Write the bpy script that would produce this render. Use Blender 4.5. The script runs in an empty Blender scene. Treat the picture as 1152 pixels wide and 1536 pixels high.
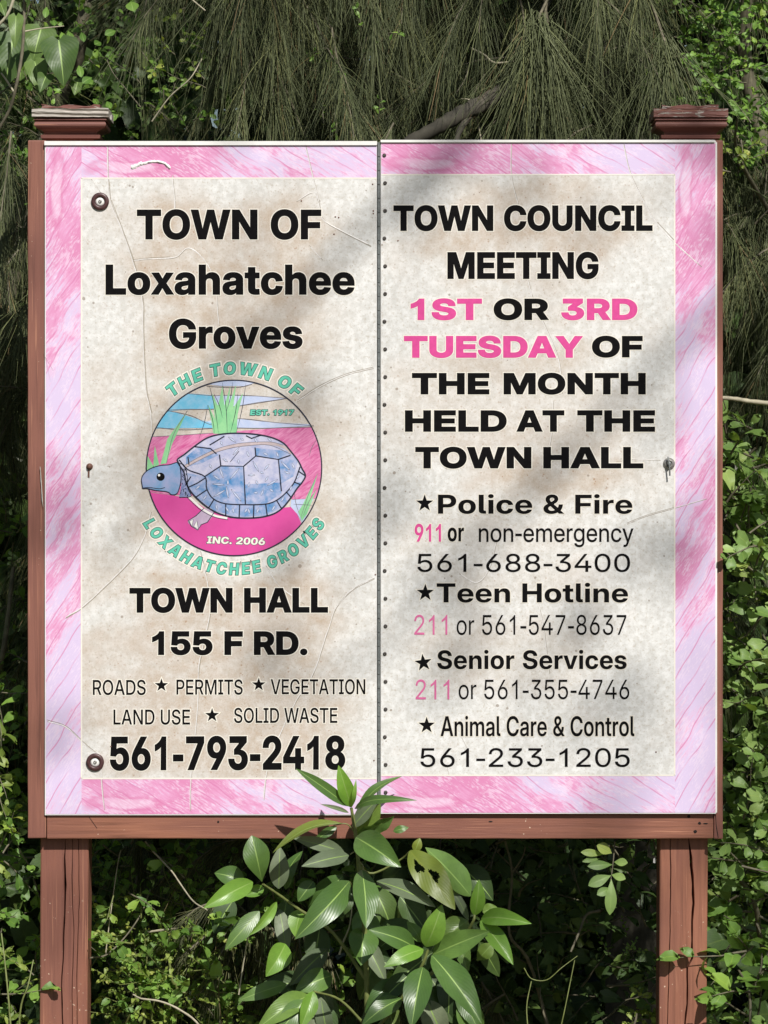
import bpy, bmesh, math, random
import numpy as np
from mathutils import Vector, Matrix
from mathutils.geometry import delaunay_2d_cdt

# ---------------------------------------------------------------- camera, sky, sun, exposure
S = 0.0012093          # metres per photograph pixel in the plane of the board
D = 7.5                # camera distance to the board
ZC = 1.50              # height of the lens
scene = bpy.context.scene
COL = scene.collection
cam_d = bpy.data.cameras.new('camera')
cam_d.sensor_fit = 'VERTICAL'
cam_d.sensor_height = 24
cam_d.lens = 12 * D / (768 * S)
cam_d.clip_start = 0.05
cam_d.clip_end = 600
cam = bpy.data.objects.new('camera', cam_d)
cam.location = (0, -D, ZC)
cam.rotation_euler = (math.radians(90), 0, 0)
COL.objects.link(cam)
scene.camera = cam

SUN = Vector((0.36, -1.0, 0.95)).normalized()      # towards the sun
el = math.asin(SUN.z)
az = math.atan2(SUN.x, SUN.y)                       # from +Y, clockwise
w = bpy.data.worlds.new('World')
scene.world = w
w.use_nodes = True
nt = w.node_tree
sky = nt.nodes.new('ShaderNodeTexSky')
sky.sky_type = 'NISHITA'
sky.sun_disc = False
sky.sun_elevation = el
sky.sun_rotation = az
bg = nt.nodes['Background']
bg.inputs['Strength'].default_value = 0.058
nt.links.new(sky.outputs[0], bg.inputs['Color'])
sd = bpy.data.lights.new('sun', 'SUN')
sd.energy = 4.9
sd.angle = math.radians(0.53)
sd.color = (1.0, 0.968, 0.915)
so = bpy.data.objects.new('sun', sd)
so.rotation_euler = SUN.to_track_quat('Z', 'Y').to_euler()
so.location = (2, -5, 6)
COL.objects.link(so)
vs = scene.view_settings
vs.view_transform = 'Standard'
vs.look = 'None'
vs.gamma = 1
vs.exposure = 0.04
vs.use_curve_mapping = False

rng = np.random.default_rng(7)
random.seed(5)


def P(px, py, d=0.0):
    """world point at depth d behind the board that the photograph shows at pixel px, py"""
    k = S * (D + d) / D
    return Vector(((px - 576) * k, d, ZC + (768 - py) * k))


# ---------------------------------------------------------------- materials
def lin(r, g, b):
    f = lambda c: (c / 255 / 12.92) if c <= 10 else ((c / 255 + 0.055) / 1.055) ** 2.4
    return (f(r), f(g), f(b), 1)


class NT:
    def __init__(self, name):
        self.m = bpy.data.materials.new(name)
        self.m.use_nodes = True
        self.t = self.m.node_tree
        self.b = self.t.nodes['Principled BSDF']
        self.out = self.t.nodes['Material Output']

    def n(self, typ, **kw):
        o = self.t.nodes.new(typ)
        for k, v in kw.items():
            if k.startswith('i_'):
                o.inputs[k[2:].replace('_', ' ')].default_value = v
            else:
                setattr(o, k, v)
        return o

    def l(self, a, b):
        self.t.links.new(a, b)

    def noise(self, vec, scale, detail=4, rough=0.55, dist=0.0):
        o = self.n('ShaderNodeTexNoise')
        o.inputs['Scale'].default_value = scale
        o.inputs['Detail'].default_value = detail
        o.inputs['Roughness'].default_value = rough
        o.inputs['Distortion'].default_value = dist
        if vec is not None:
            self.l(vec, o.inputs['Vector'])
        return o.outputs['Fac']

    def ramp(self, fac, stops, interp='LINEAR'):
        o = self.n('ShaderNodeValToRGB')
        cr = o.color_ramp
        cr.interpolation = interp
        while len(cr.elements) < len(stops):
            cr.elements.new(0.5)
        for e, (p, c) in zip(cr.elements, stops):
            e.position = p
            e.color = c if hasattr(c, '__len__') else (c, c, c, 1)
        self.l(fac, o.inputs[0])
        return o.outputs[0]

    def mix(self, fac, a, b, mode='MIX'):
        o = self.n('ShaderNodeMix', data_type='RGBA', blend_type=mode)
        for v, i in ((fac, 0), (a, 6), (b, 7)):
            if hasattr(v, 'is_linked') or hasattr(v, 'links'):
                self.l(v, o.inputs[i])
            else:
                o.inputs[i].default_value = v
        return o.outputs[2]

    def math(self, op, a, b=0.0, c=0.0, clamp=False):
        o = self.n('ShaderNodeMath', operation=op, use_clamp=clamp)
        for v, i in ((a, 0), (b, 1), (c, 2)):
            if isinstance(v, (int, float)):
                o.inputs[i].default_value = v
            else:
                self.l(v, o.inputs[i])
        return o.outputs[0]

    def mapping(self, vec, scale=(1, 1, 1), rot=(0, 0, 0), loc=(0, 0, 0)):
        o = self.n('ShaderNodeMapping')
        o.inputs['Scale'].default_value = scale
        o.inputs['Rotation'].default_value = rot
        o.inputs['Location'].default_value = loc
        self.l(vec, o.inputs[0])
        return o.outputs[0]

    def bump(self, h, strength=0.3, dist=0.001):
        o = self.n('ShaderNodeBump')
        o.inputs['Strength'].default_value = strength
        o.inputs['Distance'].default_value = dist
        self.l(h, o.inputs['Height'])
        self.l(o.outputs[0], self.b.inputs['Normal'])

    def coord(self, which='Object'):
        return self.n('ShaderNodeTexCoord').outputs[which]

    def attr(self, name):
        return self.n('ShaderNodeAttribute', attribute_name=name).outputs['Fac']

    def set(self, col=None, rough=0.5, metal=0.0, spec=0.5):
        if col is not None:
            if hasattr(col, '__len__'):
                self.b.inputs['Base Color'].default_value = col
            else:
                self.l(col, self.b.inputs['Base Color'])
        if isinstance(rough, (int, float)):
            self.b.inputs['Roughness'].default_value = rough
        else:
            self.l(rough, self.b.inputs['Roughness'])
        self.b.inputs['Metallic'].default_value = metal
        self.b.inputs['Specular IOR Level'].default_value = spec
        return self


def plain(name, rgb, rough=0.5, metal=0, var=0.15, scale=60, spec=0.5):
    m = NT(name)
    c = m.coord()
    f = m.noise(c, scale, 5)
    a = lin(*rgb)
    dk = tuple(v * (1 - var) for v in a[:3]) + (1,)
    lt = tuple(min(1, v * (1 + var)) for v in a[:3]) + (1,)
    m.set(m.ramp(f, [(0.3, dk), (0.7, lt)]), rough, metal, spec)
    return m.m


def print_mat():
    """weathered cream vinyl print, tan clouds where the attribute 'tan' is high"""
    m = NT('weathered_cream_vinyl')
    c = m.coord()
    tan = m.attr('tan')
    n1 = m.noise(c, 14, 6, 0.6)
    n2 = m.noise(c, 75, 5, 0.62)
    n3 = m.noise(c, 330, 3, 0.6)
    base = m.mix(m.ramp(n2, [(0.40, 0.0), (0.62, 1.0)]), lin(208, 206, 202), lin(229, 228, 226))
    n2w = m.noise(m.mapping(c, loc=(3, 3, 3)), 45, 5, 0.6)
    f = m.math('MULTIPLY', tan, m.math('ADD', m.math('MULTIPLY', n1, 0.9), 0.55))
    f = m.math('MULTIPLY', f, m.math('ADD', m.math('MULTIPLY', n2w, 1.6), 0.0), clamp=True)
    f = m.math('MULTIPLY', f, m.math('ADD', m.math('MULTIPLY', n3, 0.9), 0.45), clamp=True)
    col = m.mix(f, base, lin(186, 168, 150))
    # stray patches of pink and grey mildew
    n5 = m.noise(m.mapping(c, loc=(5, 2, 9)), 9, 5, 0.6)
    col = m.mix(m.math('MULTIPLY', m.ramp(n5, [(0.52, 0.0), (0.72, 1.0)]), 0.35), col, lin(203, 189, 178))
    n7 = m.noise(m.mapping(c, loc=(1, 7, 4)), 190, 2, 0.5)
    col = m.mix(m.math('MULTIPLY', m.ramp(n7, [(0.32, 1.0), (0.44, 0.0)]), 0.4), col, lin(176, 164, 144))
    col = m.mix(m.math('MULTIPLY', m.ramp(n3, [(0.58, 0.0), (0.70, 1.0)]), 0.40), col, lin(164, 146, 124))
    # specks
    v = m.n('ShaderNodeTexVoronoi', feature='F1')
    m.l(c, v.inputs['Vector'])
    v.inputs['Scale'].default_value = 52
    v.inputs['Randomness'].default_value = 1
    r = m.noise(m.mapping(c, loc=(9, 1, 2)), 31, 2)
    spot = m.math('LESS_THAN', v.outputs['Distance'], m.math('MULTIPLY', m.math('SUBTRACT', r, 0.44), 0.62))
    col = m.mix(m.math('MULTIPLY', spot, 0.62), col, lin(128, 110, 92))
    v2 = m.n('ShaderNodeTexVoronoi', feature='F1')
    m.l(m.mapping(c, loc=(2, 5, 1)), v2.inputs['Vector'])
    v2.inputs['Scale'].default_value = 120
    r2 = m.noise(m.mapping(c, loc=(4, 4, 7)), 60, 2)
    sp2 = m.math('LESS_THAN', v2.outputs['Distance'], m.math('MULTIPLY', m.math('SUBTRACT', r2, 0.40), 0.9))
    col = m.mix(m.math('MULTIPLY', sp2, m.math('ADD', m.math('MULTIPLY', f, 0.5), 0.22)), col, lin(158, 122, 92))
    m.set(col, 0.42, 0, 0.35)
    m.bump(m.math('ADD', n2, m.math('MULTIPLY', n3, 0.4)), 0.25, 0.0008)
    return m.m


def marble_mat():
    """hand coloured pink and lilac border; UV = metres along and across the strip"""
    m = NT('pink_lilac_border_print')
    uv = m.n('ShaderNodeUVMap').outputs[0]
    warp = m.n('ShaderNodeTexNoise')
    warp.inputs['Scale'].default_value = 9
    warp.inputs['Detail'].default_value = 2
    m.l(uv, warp.inputs['Vector'])
    sub = m.n('ShaderNodeVectorMath', operation='MULTIPLY_ADD')
    m.l(warp.outputs['Color'], sub.inputs[0])
    sub.inputs[1].default_value = (0.075, 0.065, 0)
    m.l(uv, sub.inputs[2])
    wv = sub.outputs[0]
    th = math.atan2(1.0, -1.55)
    rot = m.mapping(wv, rot=(0, 0, -th))                     # x now runs along the strokes
    sx = m.mapping(rot, scale=(5, 30, 1))
    big = m.noise(sx, 1.0, 3, 0.5, 0.3)
    sub2 = m.n('ShaderNodeVectorMath', operation='MULTIPLY_ADD')
    m.l(warp.outputs['Color'], sub2.inputs[0])
    sub2.inputs[1].default_value = (0.022, 0.022, 0)
    m.l(uv, sub2.inputs[2])
    rot2 = m.mapping(sub2.outputs[0], rot=(0, 0, -th))
    fine = m.noise(m.mapping(rot2, scale=(40, 260, 1)), 1.0, 4, 0.65, 0.6)
    low = m.noise(m.mapping(uv, scale=(5.5, 9, 1), loc=(2.3, 0.7, 0)), 1.0, 2, 0.5)
    pk = m.math('ADD', m.attr('pink'), 0.05)
    f = m.math('ADD', m.math('MULTIPLY', big, 0.9), m.math('ADD', m.math('MULTIPLY', low, 0.7), m.math('ADD', m.math('MULTIPLY', pk, 0.65), -0.72)))
    f = m.math('ADD', f, m.math('MULTIPLY', m.math('SUBTRACT', fine, 0.5), 0.95))
    lil = lin(214, 196, 226)
    pale = lin(222, 190, 220)
    pink = lin(222, 160, 198)
    rose = lin(213, 136, 178)
    col = m.ramp(f, [(0.24, lil), (0.40, pale), (0.50, pink), (0.78, rose)])
    # white crayon flecks
    fl = m.noise(m.mapping(rot2, scale=(90, 420, 1), loc=(4, 4, 0)), 1.0, 3, 0.6)
    blot = m.noise(m.mapping(uv, scale=(22, 34, 1), loc=(7, 3, 0)), 1.0, 3, 0.6)
    col = m.mix(m.math('MULTIPLY', m.ramp(m.math('ADD', m.math('MULTIPLY', fl, 0.6), m.math('MULTIPLY', blot, 0.5)), [(0.57, 0.0), (0.63, 1.0)]), 0.5), col, lin(234, 216, 234))
    # dark pink contour lines
    wvn = m.n('ShaderNodeTexWave', wave_type='BANDS', bands_direction='Y')
    m.l(rot2, wvn.inputs['Vector'])
    wvn.inputs['Scale'].default_value = 12.5
    wvn.inputs['Distortion'].default_value = 1.6
    wvn.inputs['Detail'].default_value = 1.5
    wvn.inputs['Detail Scale'].default_value = 1.2
    ln = m.ramp(wvn.outputs['Fac'], [(0.972, 0.0), (0.995, 1.0)])
    brk = m.ramp(m.noise(m.mapping(rot, scale=(10, 12, 1), loc=(1, 8, 0)), 1.0, 2), [(0.38, 0.0), (0.5, 1.0)])
    col = m.mix(m.math('MULTIPLY', m.math('MULTIPLY', ln, brk), 0.7), col, lin(205, 118, 166))
    # the long oval near the head of each strip
    sp = m.n('ShaderNodeSeparateXYZ')
    m.l(wv, sp.inputs[0])
    du = m.math('DIVIDE', m.math('SUBTRACT', sp.outputs[0], 0.115), 0.062)
    dv = m.math('DIVIDE', m.math('SUBTRACT', sp.outputs[1], 0.052), 0.013)
    rr = m.math('SQRT', m.math('ADD', m.math('MULTIPLY', du, du), m.math('MULTIPLY', dv, dv)))
    col = m.mix(m.math('MULTIPLY', m.ramp(rr, [(0.55, 1.0), (1.1, 0.0)]), 0.5), col, lin(232, 204, 224))
    ring = m.math('ABSOLUTE', m.math('SUBTRACT', rr, 1.1))
    col = m.mix(m.math('MULTIPLY', m.ramp(ring, [(0.06, 1.0), (0.30, 0.0)]), 0.45), col, lin(208, 120, 164))
    sk = m.noise(m.mapping(uv, scale=(500, 500, 1)), 1.0, 2)
    col = m.mix(m.math('MULTIPLY', m.ramp(sk, [(0.66, 0.0), (0.72, 1.0)]), 0.35), col, lin(150, 120, 160))
    m.set(col, 0.4, 0, 0.4)
    m.bump(fine, 0.12, 0.0006)
    return m.m


def wood_mat(name, axis='Z', peel=0.0, dark=1.0, base=(150, 99, 79)):
    m = NT(name)
    c = m.coord()
    sc = {'Z': (1, 1, 0.035), 'X': (0.035, 1, 1)}[axis]
    off = m.n('ShaderNodeObjectInfo').outputs['Random']
    cc = m.n('ShaderNodeVectorMath', operation='ADD')
    m.l(c, cc.inputs[0])
    comb = m.n('ShaderNodeCombineXYZ')
    for i in range(3):
        m.l(m.math('MULTIPLY', off, 5.0 + i), comb.inputs[i])
    m.l(comb.outputs[0], cc.inputs[1])
    c2 = cc.outputs[0]
    g1 = m.noise(m.mapping(c2, scale=sc), 130, 5, 0.6, 0.8)
    g2 = m.noise(m.mapping(c2, scale=sc), 520, 4, 0.65)
    bl = m.noise(m.mapping(c2, scale=tuple(0.3 if v < 1 else 1 for v in sc)), 9, 4, 0.6)
    a = lin(*[v * dark for v in base])
    dk = tuple(v * 0.56 for v in a[:3]) + (1,)
    lt = lin(min(255, base[0] * dark * 1.10), base[1] * dark * 1.12, base[2] * dark * 1.1)
    col = m.ramp(g1, [(0.30, dk), (0.48, a), (0.74, lt)])
    col = m.mix(m.math('MULTIPLY', g2, 0.5), col, tuple(v * 0.72 for v in a[:3]) + (1,), 'MIX')
    col = m.mix(m.math('MULTIPLY', m.ramp(bl, [(0.42, 0.0), (0.62, 1.0)]), 0.6), col, lin(122, 80, 72))
    kn = m.n('ShaderNodeTexVoronoi', feature='F1')
    m.l(m.mapping(c2, scale=tuple(0.35 if v < 1 else 1 for v in sc)), kn.inputs['Vector'])
    kn.inputs['Scale'].default_value = 9
    col = m.mix(m.math('MULTIPLY', m.ramp(kn.outputs['Distance'], [(0.06, 1.0), (0.16, 0.0)]), 0.45), col, lin(96, 56, 48))
    # long pale scratches and paint chips
    sc3 = tuple(v if v == 1 else 0.02 for v in sc)
    s = m.noise(m.mapping(c2, scale=sc3, loc=(3, 3, 3)), 300, 2, 0.4)
    col = m.mix(m.math('MULTIPLY', m.ramp(s, [(0.66, 0.0), (0.72, 1.0)]), 0.5), col, lin(196, 140, 112))
    chip = m.noise(m.mapping(c2, loc=(8, 8, 1)), 160, 2, 0.5)
    chm = m.ramp(m.noise(c2, 7, 2), [(0.5, 0.0), (0.6, 1.0)])
    col = m.mix(m.math('MULTIPLY', m.ramp(chip, [(0.71, 0.0), (0.74, 1.0)]), chm), col, lin(206, 178, 156))
    if peel:
        nz = m.noise(m.mapping(c, scale=(0.35, 1, 2.2)), 70, 5, 0.7, 0.5)
        pm = m.ramp(nz, [(0.5 - 0.25 * peel, 0.0), (0.56 - 0.2 * peel, 1.0)])
        gy = m.ramp(m.noise(m.mapping(c, scale=(0.15, 1, 3)), 260, 4), [(0.3, lin(120, 112, 104)), (0.7, lin(196, 188, 178))])
        col = m.mix(pm, col, gy)
    m.set(col, 0.55, 0, 0.3)
    m.bump(m.math('ADD', m.math('MULTIPLY', g1, 0.7), m.math('MULTIPLY', g2, 0.5)), 0.55, 0.0016)
    return m.m


def leaf_mat(name, dark, light, rough=0.42, trans=0.28, vein=0.25, spec=0.45):
    """leaf: colour varies per leaf (object random or attribute 'tint'), veins from UV"""
    m = NT(name)
    rnd = m.math('FRACT', m.math('ADD', m.n('ShaderNodeObjectInfo').outputs['Random'], m.attr('tint')))
    mid = tuple((a + b) / 2 for a, b in zip(dark, light))
    col = m.ramp(rnd, [(0.0, lin(*dark)), (0.55, lin(*mid)), (0.9, lin(*light)), (1.0, lin(min(255, light[0] * 1.12), light[1] * 1.03, light[2] * 0.95))])
    uv = m.n('ShaderNodeUVMap').outputs[0]
    sp = m.n('ShaderNodeSeparateXYZ')
    m.l(uv, sp.inputs[0])
    av = m.math('ABSOLUTE', m.math('SUBTRACT', sp.outputs[1], 0.5))
    ph = m.math('SUBTRACT', m.math('MULTIPLY', sp.outputs[0], 62.0), m.math('MULTIPLY', av, 60.0))
    vn = m.math('SINE', ph)
    vmask = m.ramp(vn, [(0.82, 0.0), (0.98, 1.0)])
    rib = m.ramp(av, [(0.012, 1.0), (0.04, 0.0)])
    vm = m.math('MAXIMUM', m.math('MULTIPLY', vmask, vein), m.math('MULTIPLY', rib, min(1.0, vein * 2.2)))
    col = m.mix(vm, col, lin(min(255, light[0] * 1.35), min(255, light[1] * 1.22), light[2] * 1.1))
    n = m.noise(m.coord(), 90, 4)
    col = m.mix(m.math('MULTIPLY', m.ramp(n, [(0.45, 0.0), (0.75, 1.0)]), 0.3), col, tuple(v * 0.6 for v in lin(*dark)[:3]) + (1,))
    m.set(col, m.math('ADD', m.math('MULTIPLY', n, 0.25), rough - 0.12), 0, spec)
    m.bump(m.math('ADD', vn, m.math('MULTIPLY', n, 1.5)), 0.10, 0.0005)
    tr = m.n('ShaderNodeBsdfTranslucent')
    tc = m.mix(0.5, col, lin(min(255, light[0] * 1.2), min(255, light[1] * 1.2), light[2] * 0.6))
    m.l(tc, tr.inputs['Color'])
    mx = m.n('ShaderNodeMixShader')
    mx.inputs[0].default_value = trans
    m.l(m.b.outputs[0], mx.inputs[1])
    m.l(tr.outputs[0], mx.inputs[2])
    m.l(mx.outputs[0], m.out.inputs['Surface'])
    return m.m


def needle_mat(name, dark, light):
    m = NT(name)
    t = m.attr('tint')
    col = m.ramp(t, [(0.0, lin(*dark)), (0.6, lin(*light)), (0.86, lin(light[0] * 1.12, light[1] * 1.08, light[2] * 1.0)), (0.93, lin(118, 98, 66)), (1.0, lin(140, 118, 84))])
    m.set(col, 0.5, 0, 0.3)
    return m.m


def crayon(name, rgb, rgb2=None, scale=(60, 220, 60), rot=0.6):
    m = NT(name)
    c = m.mapping(m.coord(), rot=(0, rot, 0))
    n = m.noise(m.mapping(c, scale=scale), 1.0, 4, 0.65, 0.4)
    n2 = m.noise(m.coord(), 28, 3)
    a = lin(*rgb)
    b = lin(*(rgb2 or tuple(min(255, v * 1.12) for v in rgb)))
    f = m.math('ADD', m.math('MULTIPLY', n, 0.8), m.math('MULTIPLY', n2, 0.35))
    m.set(m.ramp(f, [(0.42, a), (0.74, b)]), 0.45, 0, 0.35)
    return m.m


M = {}
M['print'] = print_mat()
M['border'] = marble_mat()
M['ink'] = plain('black_print', (16, 15, 16), 0.6, var=0.3, scale=140, spec=0.06)
M['halo'] = plain('pale_print_outline', (232, 226, 214), 0.45, var=0.05, scale=90)
M['halo_faint'] = plain('faint_print_outline', (222, 215, 203), 0.45, var=0.05, scale=90)
M['hot'] = plain('pink_print', (210, 70, 142), 0.4, var=0.1, scale=120)
M['hot_pale'] = plain('faded_pink_print', (216, 108, 158), 0.4, var=0.1, scale=120)
M['aqua'] = plain('aqua_print', (96, 192, 166), 0.45, var=0.08, scale=120)
M['teal'] = plain('teal_outline_print', (48, 84, 84), 0.45)
M['line'] = plain('dark_line_print', (30, 34, 54), 0.45)
M['thin'] = plain('grey_line_print', (110, 104, 112), 0.5)
M['white'] = plain('white_enamel', (232, 230, 226), 0.35, var=0.06, scale=40)
M['vinyl'] = plain('lifted_vinyl', (224, 220, 218), 0.4, var=0.1, scale=200)
M['crease'] = plain('crease_dark_line', (150, 140, 124), 0.6, var=0.2, scale=200)
M['steel'] = plain('dull_steel', (122, 126, 125), 0.45, 0.25, 0.3, 120)
M['zinc'] = plain('zinc_screw', (150, 147, 142), 0.35, 0.45, 0.3, 300)
M['screw'] = plain('dirty_screw', (78, 72, 68), 0.45, 0.3, 0.4, 300)
M['rubber'] = plain('maroon_rubber', (74, 46, 46), 0.4, 0, 0.35, 200)
M['rust'] = plain('rusty_iron', (112, 78, 66), 0.6, 0.2, 0.4, 300)
M['hole'] = plain('dark_hole', (26, 18, 16), 0.9)
M['wood_v'] = wood_mat('red_brown_stained_post', 'Z')
M['wood_frame_v'] = wood_mat('red_brown_frame_upright', 'Z', dark=0.97, base=(146, 97, 82))
M['wood_x'] = wood_mat('red_brown_frame_rail', 'X')
M['wood_cap'] = wood_mat('maroon_painted_cap', 'X', dark=0.80, base=(150, 98, 88))
M['wood_peel'] = wood_mat('weathered_grey_cap_top', 'X', peel=1.3, dark=0.86, base=(150, 98, 88))
M['wood_peel2'] = wood_mat('half_peeled_cap_top', 'X', peel=-0.12, dark=0.80, base=(150, 98, 88))
M['leaf_front'] = leaf_mat('glossy_broad_leaf', (72, 102, 50), (106, 138, 66), 0.33, 0.18, 0.07, 0.5)
M['leaf_bright'] = leaf_mat('fresh_broad_leaf', (106, 150, 56), (134, 172, 72), 0.33, 0.28, 0.08, 0.5)
M['leaf_pale'] = leaf_mat('greyish_leaf_underside', (96, 112, 84), (132, 142, 112), 0.5, 0.2, 0.08)
M['leaf_olive'] = leaf_mat('old_olive_leaf', (108, 124, 50), (128, 142, 58), 0.4, 0.25, 0.08)
M['rib'] = plain('pale_leaf_rib', (130, 158, 80), 0.5, var=0.1)
M['leaf_small'] = leaf_mat('small_green_leaf', (82, 118, 50), (136, 172, 76), 0.45, 0.3, 0.12)
M['leaf_yellow'] = leaf_mat('yellow_green_leaf', (98, 124, 50), (156, 172, 84), 0.45, 0.35, 0.12)
M['leaf_grey'] = leaf_mat('dull_obovate_leaf', (108, 142, 70), (158, 186, 106), 0.45, 0.3, 0.1)
M['leaf_deep'] = leaf_mat('deep_shade_leaf', (52, 74, 38), (92, 116, 58), 0.5, 0.15, 0.1)  # darker green with shade put into the colour, for leaves in shadow
M['leaf_vine'] = leaf_mat('heart_vine_leaf', (70, 96, 48), (106, 132, 66), 0.45, 0.3, 0.16)
M['needle'] = needle_mat('olive_needles', (64, 72, 46), (110, 117, 80))
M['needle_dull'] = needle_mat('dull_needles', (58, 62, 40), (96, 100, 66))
M['twig'] = plain('grey_brown_twig', (106, 100, 82), 0.7, 0, 0.35, 80)
M['twig_pale'] = plain('bleached_twig', (176, 168, 144), 0.65, 0, 0.2, 80)
M['stem'] = plain('green_stem', (112, 120, 66), 0.5, 0, 0.2, 80)
M['bark'] = plain('grey_bark', (72, 68, 58), 0.85, 0, 0.45, 35)

# seal colours
M['s_blue'] = crayon('seal_sky_blue', (96, 184, 218), (150, 198, 226))
M['s_lil'] = crayon('seal_pale_lilac', (176, 190, 222), (198, 204, 226))
M['s_pink'] = crayon('seal_crayon_pink', (190, 78, 136), (222, 148, 186), scale=(40, 260, 260))
M['s_mag'] = crayon('seal_magenta', (204, 68, 146), (214, 82, 156), scale=(10, 10, 10))
M['s_green'] = crayon('seal_grass_green', (124, 190, 138), (150, 206, 150))
M['s_shell'] = crayon('seal_shell_blue', (66, 128, 182), (186, 186, 212), rot=1.2, scale=(50, 120, 50))
M['s_shell2'] = crayon('seal_shell_lilac', (158, 164, 198), (200, 198, 216), rot=1.2)
M['s_head'] = crayon('seal_head_blue', (104, 150, 190), (156, 162, 198), scale=(35, 30, 35), rot=0)
M['s_neck'] = crayon('seal_neck_violet', (98, 112, 160), (160, 166, 200), scale=(200, 200, 200))
M['s_tan'] = plain('seal_ridge_tan', (186, 170, 172), 0.5)
M['s_leg'] = plain('seal_leg_lilac', (186, 166, 190), 0.5)


# ---------------------------------------------------------------- mesh helpers
def link(o, parent=None):
    COL.objects.link(o)
    if parent is not None:
        o.parent = parent
    return o


def empty(name, loc=(0, 0, 0), parent=None):
    o = bpy.data.objects.new(name, None)
    o.location = loc
    o.empty_display_size = 0.1
    return link(o, parent)


def thing(name, label, cat, loc=(0, 0, 0), group=None):
    o = empty(name, loc)
    o['label'] = label
    o['category'] = cat
    if group:
        o['group'] = group
    return o


def mesh_np(name, V, F, mats, smooth=True, uv=None, tint=None, matidx=None, extra=None):
    """V (n,3); F list of arrays (k,3)/(k,4) sharing V"""
    me = bpy.data.meshes.new(name)
    V = np.asarray(V, dtype=np.float32)
    if not isinstance(F, list):
        F = [F]
    F = [np.asarray(f, dtype=np.int32) for f in F if len(f)]
    loops = np.concatenate([f.ravel() for f in F])
    sizes = np.concatenate([np.full(len(f), f.shape[1], np.int32) for f in F])
    starts = np.concatenate([[0], np.cumsum(sizes)[:-1]]).astype(np.int32)
    me.vertices.add(len(V))
    me.vertices.foreach_set('co', V.ravel())
    me.loops.add(len(loops))
    me.loops.foreach_set('vertex_index', loops)
    me.polygons.add(len(sizes))
    me.polygons.foreach_set('loop_start', starts)
    me.polygons.foreach_set('loop_total', sizes)
    me.polygons.foreach_set('use_smooth', np.full(len(sizes), smooth))
    if matidx is not None:
        me.polygons.foreach_set('material_index', np.asarray(matidx, np.int32))
    if uv is not None:
        l = me.uv_layers.new(name='UVMap')
        l.data.foreach_set('uv', np.asarray(uv, np.float32)[loops].ravel())
    for nm, arr in ([('tint', tint)] if tint is not None else []) + list((extra or {}).items()):
        a = me.attributes.new(nm, 'FLOAT', 'POINT')
        a.data.foreach_set('value', np.asarray(arr, np.float32))
    for m in (mats if isinstance(mats, (list, tuple)) else [mats]):
        me.materials.append(m)
    me.update(calc_edges=True)
    me.validate()
    return me


def bm_obj(name, bm, mats, parent=None, smooth=False, bevel=0.0):
    me = bpy.data.meshes.new(name)
    if bevel:
        bmesh.ops.bevel(bm, geom=[e for e in bm.edges if e.calc_face_angle(0) > 0.6], offset=bevel, segments=2, affect='EDGES', profile=0.6)
    bmesh.ops.recalc_face_normals(bm, faces=bm.faces)
    bm.to_mesh(me)
    bm.free()
    for m in (mats if isinstance(mats, (list, tuple)) else [mats]):
        me.materials.append(m)
    if smooth:
        for p in me.polygons:
            p.use_smooth = True
    return link(bpy.data.objects.new(name, me), parent)


def box(bm, x0, x1, y0, y1, z0, z1):
    vs_ = [bm.verts.new(c) for c in ((x0, y0, z0), (x1, y0, z0), (x1, y1, z0), (x0, y1, z0), (x0, y0, z1), (x1, y0, z1), (x1, y1, z1), (x0, y1, z1))]
    for f in ((0, 1, 5, 4), (1, 2, 6, 5), (2, 3, 7, 6), (3, 0, 4, 7), (4, 5, 6, 7), (3, 2, 1, 0)):
        bm.faces.new([vs_[i] for i in f])
    return vs_


def px_box(bm, px0, px1, py0, py1, y0, y1):
    a, b = P(px0, py1), P(px1, py0)
    return box(bm, a.x, b.x, y0, y1, a.z, b.z)


def cyl(bm, c, r, y0, y1, n=16, cap=True):
    """short cylinder whose axis is Y (towards the viewer)"""
    a = [bm.verts.new((c[0] + r * math.cos(t), y0, c[1] + r * math.sin(t))) for t in [i * 2 * math.pi / n for i in range(n)]]
    b = [bm.verts.new((c[0] + r * math.cos(t), y1, c[1] + r * math.sin(t))) for t in [i * 2 * math.pi / n for i in range(n)]]
    for i in range(n):
        bm.faces.new((a[i], a[(i + 1) % n], b[(i + 1) % n], b[i]))
    if cap:
        bm.faces.new(a)
        bm.faces.new(b[::-1])


def lathe_y(bm, c, prof, n=24):
    """prof: (radius, y) pairs turned about the Y axis through c=(x,z)"""
    rings = []
    for r, y in prof:
        rings.append([bm.verts.new((c[0] + r * math.cos(i * 2 * math.pi / n), y, c[1] + r * math.sin(i * 2 * math.pi / n))) for i in range(n)])
    for A, B in zip(rings, rings[1:]):
        for i in range(n):
            bm.faces.new((A[i], A[(i + 1) % n], B[(i + 1) % n], B[i]))
    bm.faces.new(rings[0])
    bm.faces.new(rings[-1][::-1])


def smooth_path(pts, k=5):
    pts = [Vector(p) for p in pts]
    if len(pts) < 3:
        return [pts[0].lerp(pts[-1], i / k) for i in range(k + 1)]
    q = [2 * pts[0] - pts[1]] + pts + [2 * pts[-1] - pts[-2]]
    out = []
    for i in range(1, len(q) - 2):
        p0, p1, p2, p3 = q[i - 1:i + 3]
        for j in range(k):
            t = j / k
            out.append(0.5 * ((2 * p1) + (p2 - p0) * t + (2 * p0 - 5 * p1 + 4 * p2 - p3) * t * t + (3 * p1 - p0 - 3 * p2 + p3) * t ** 3))
    out.append(pts[-1])
    return out


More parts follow.
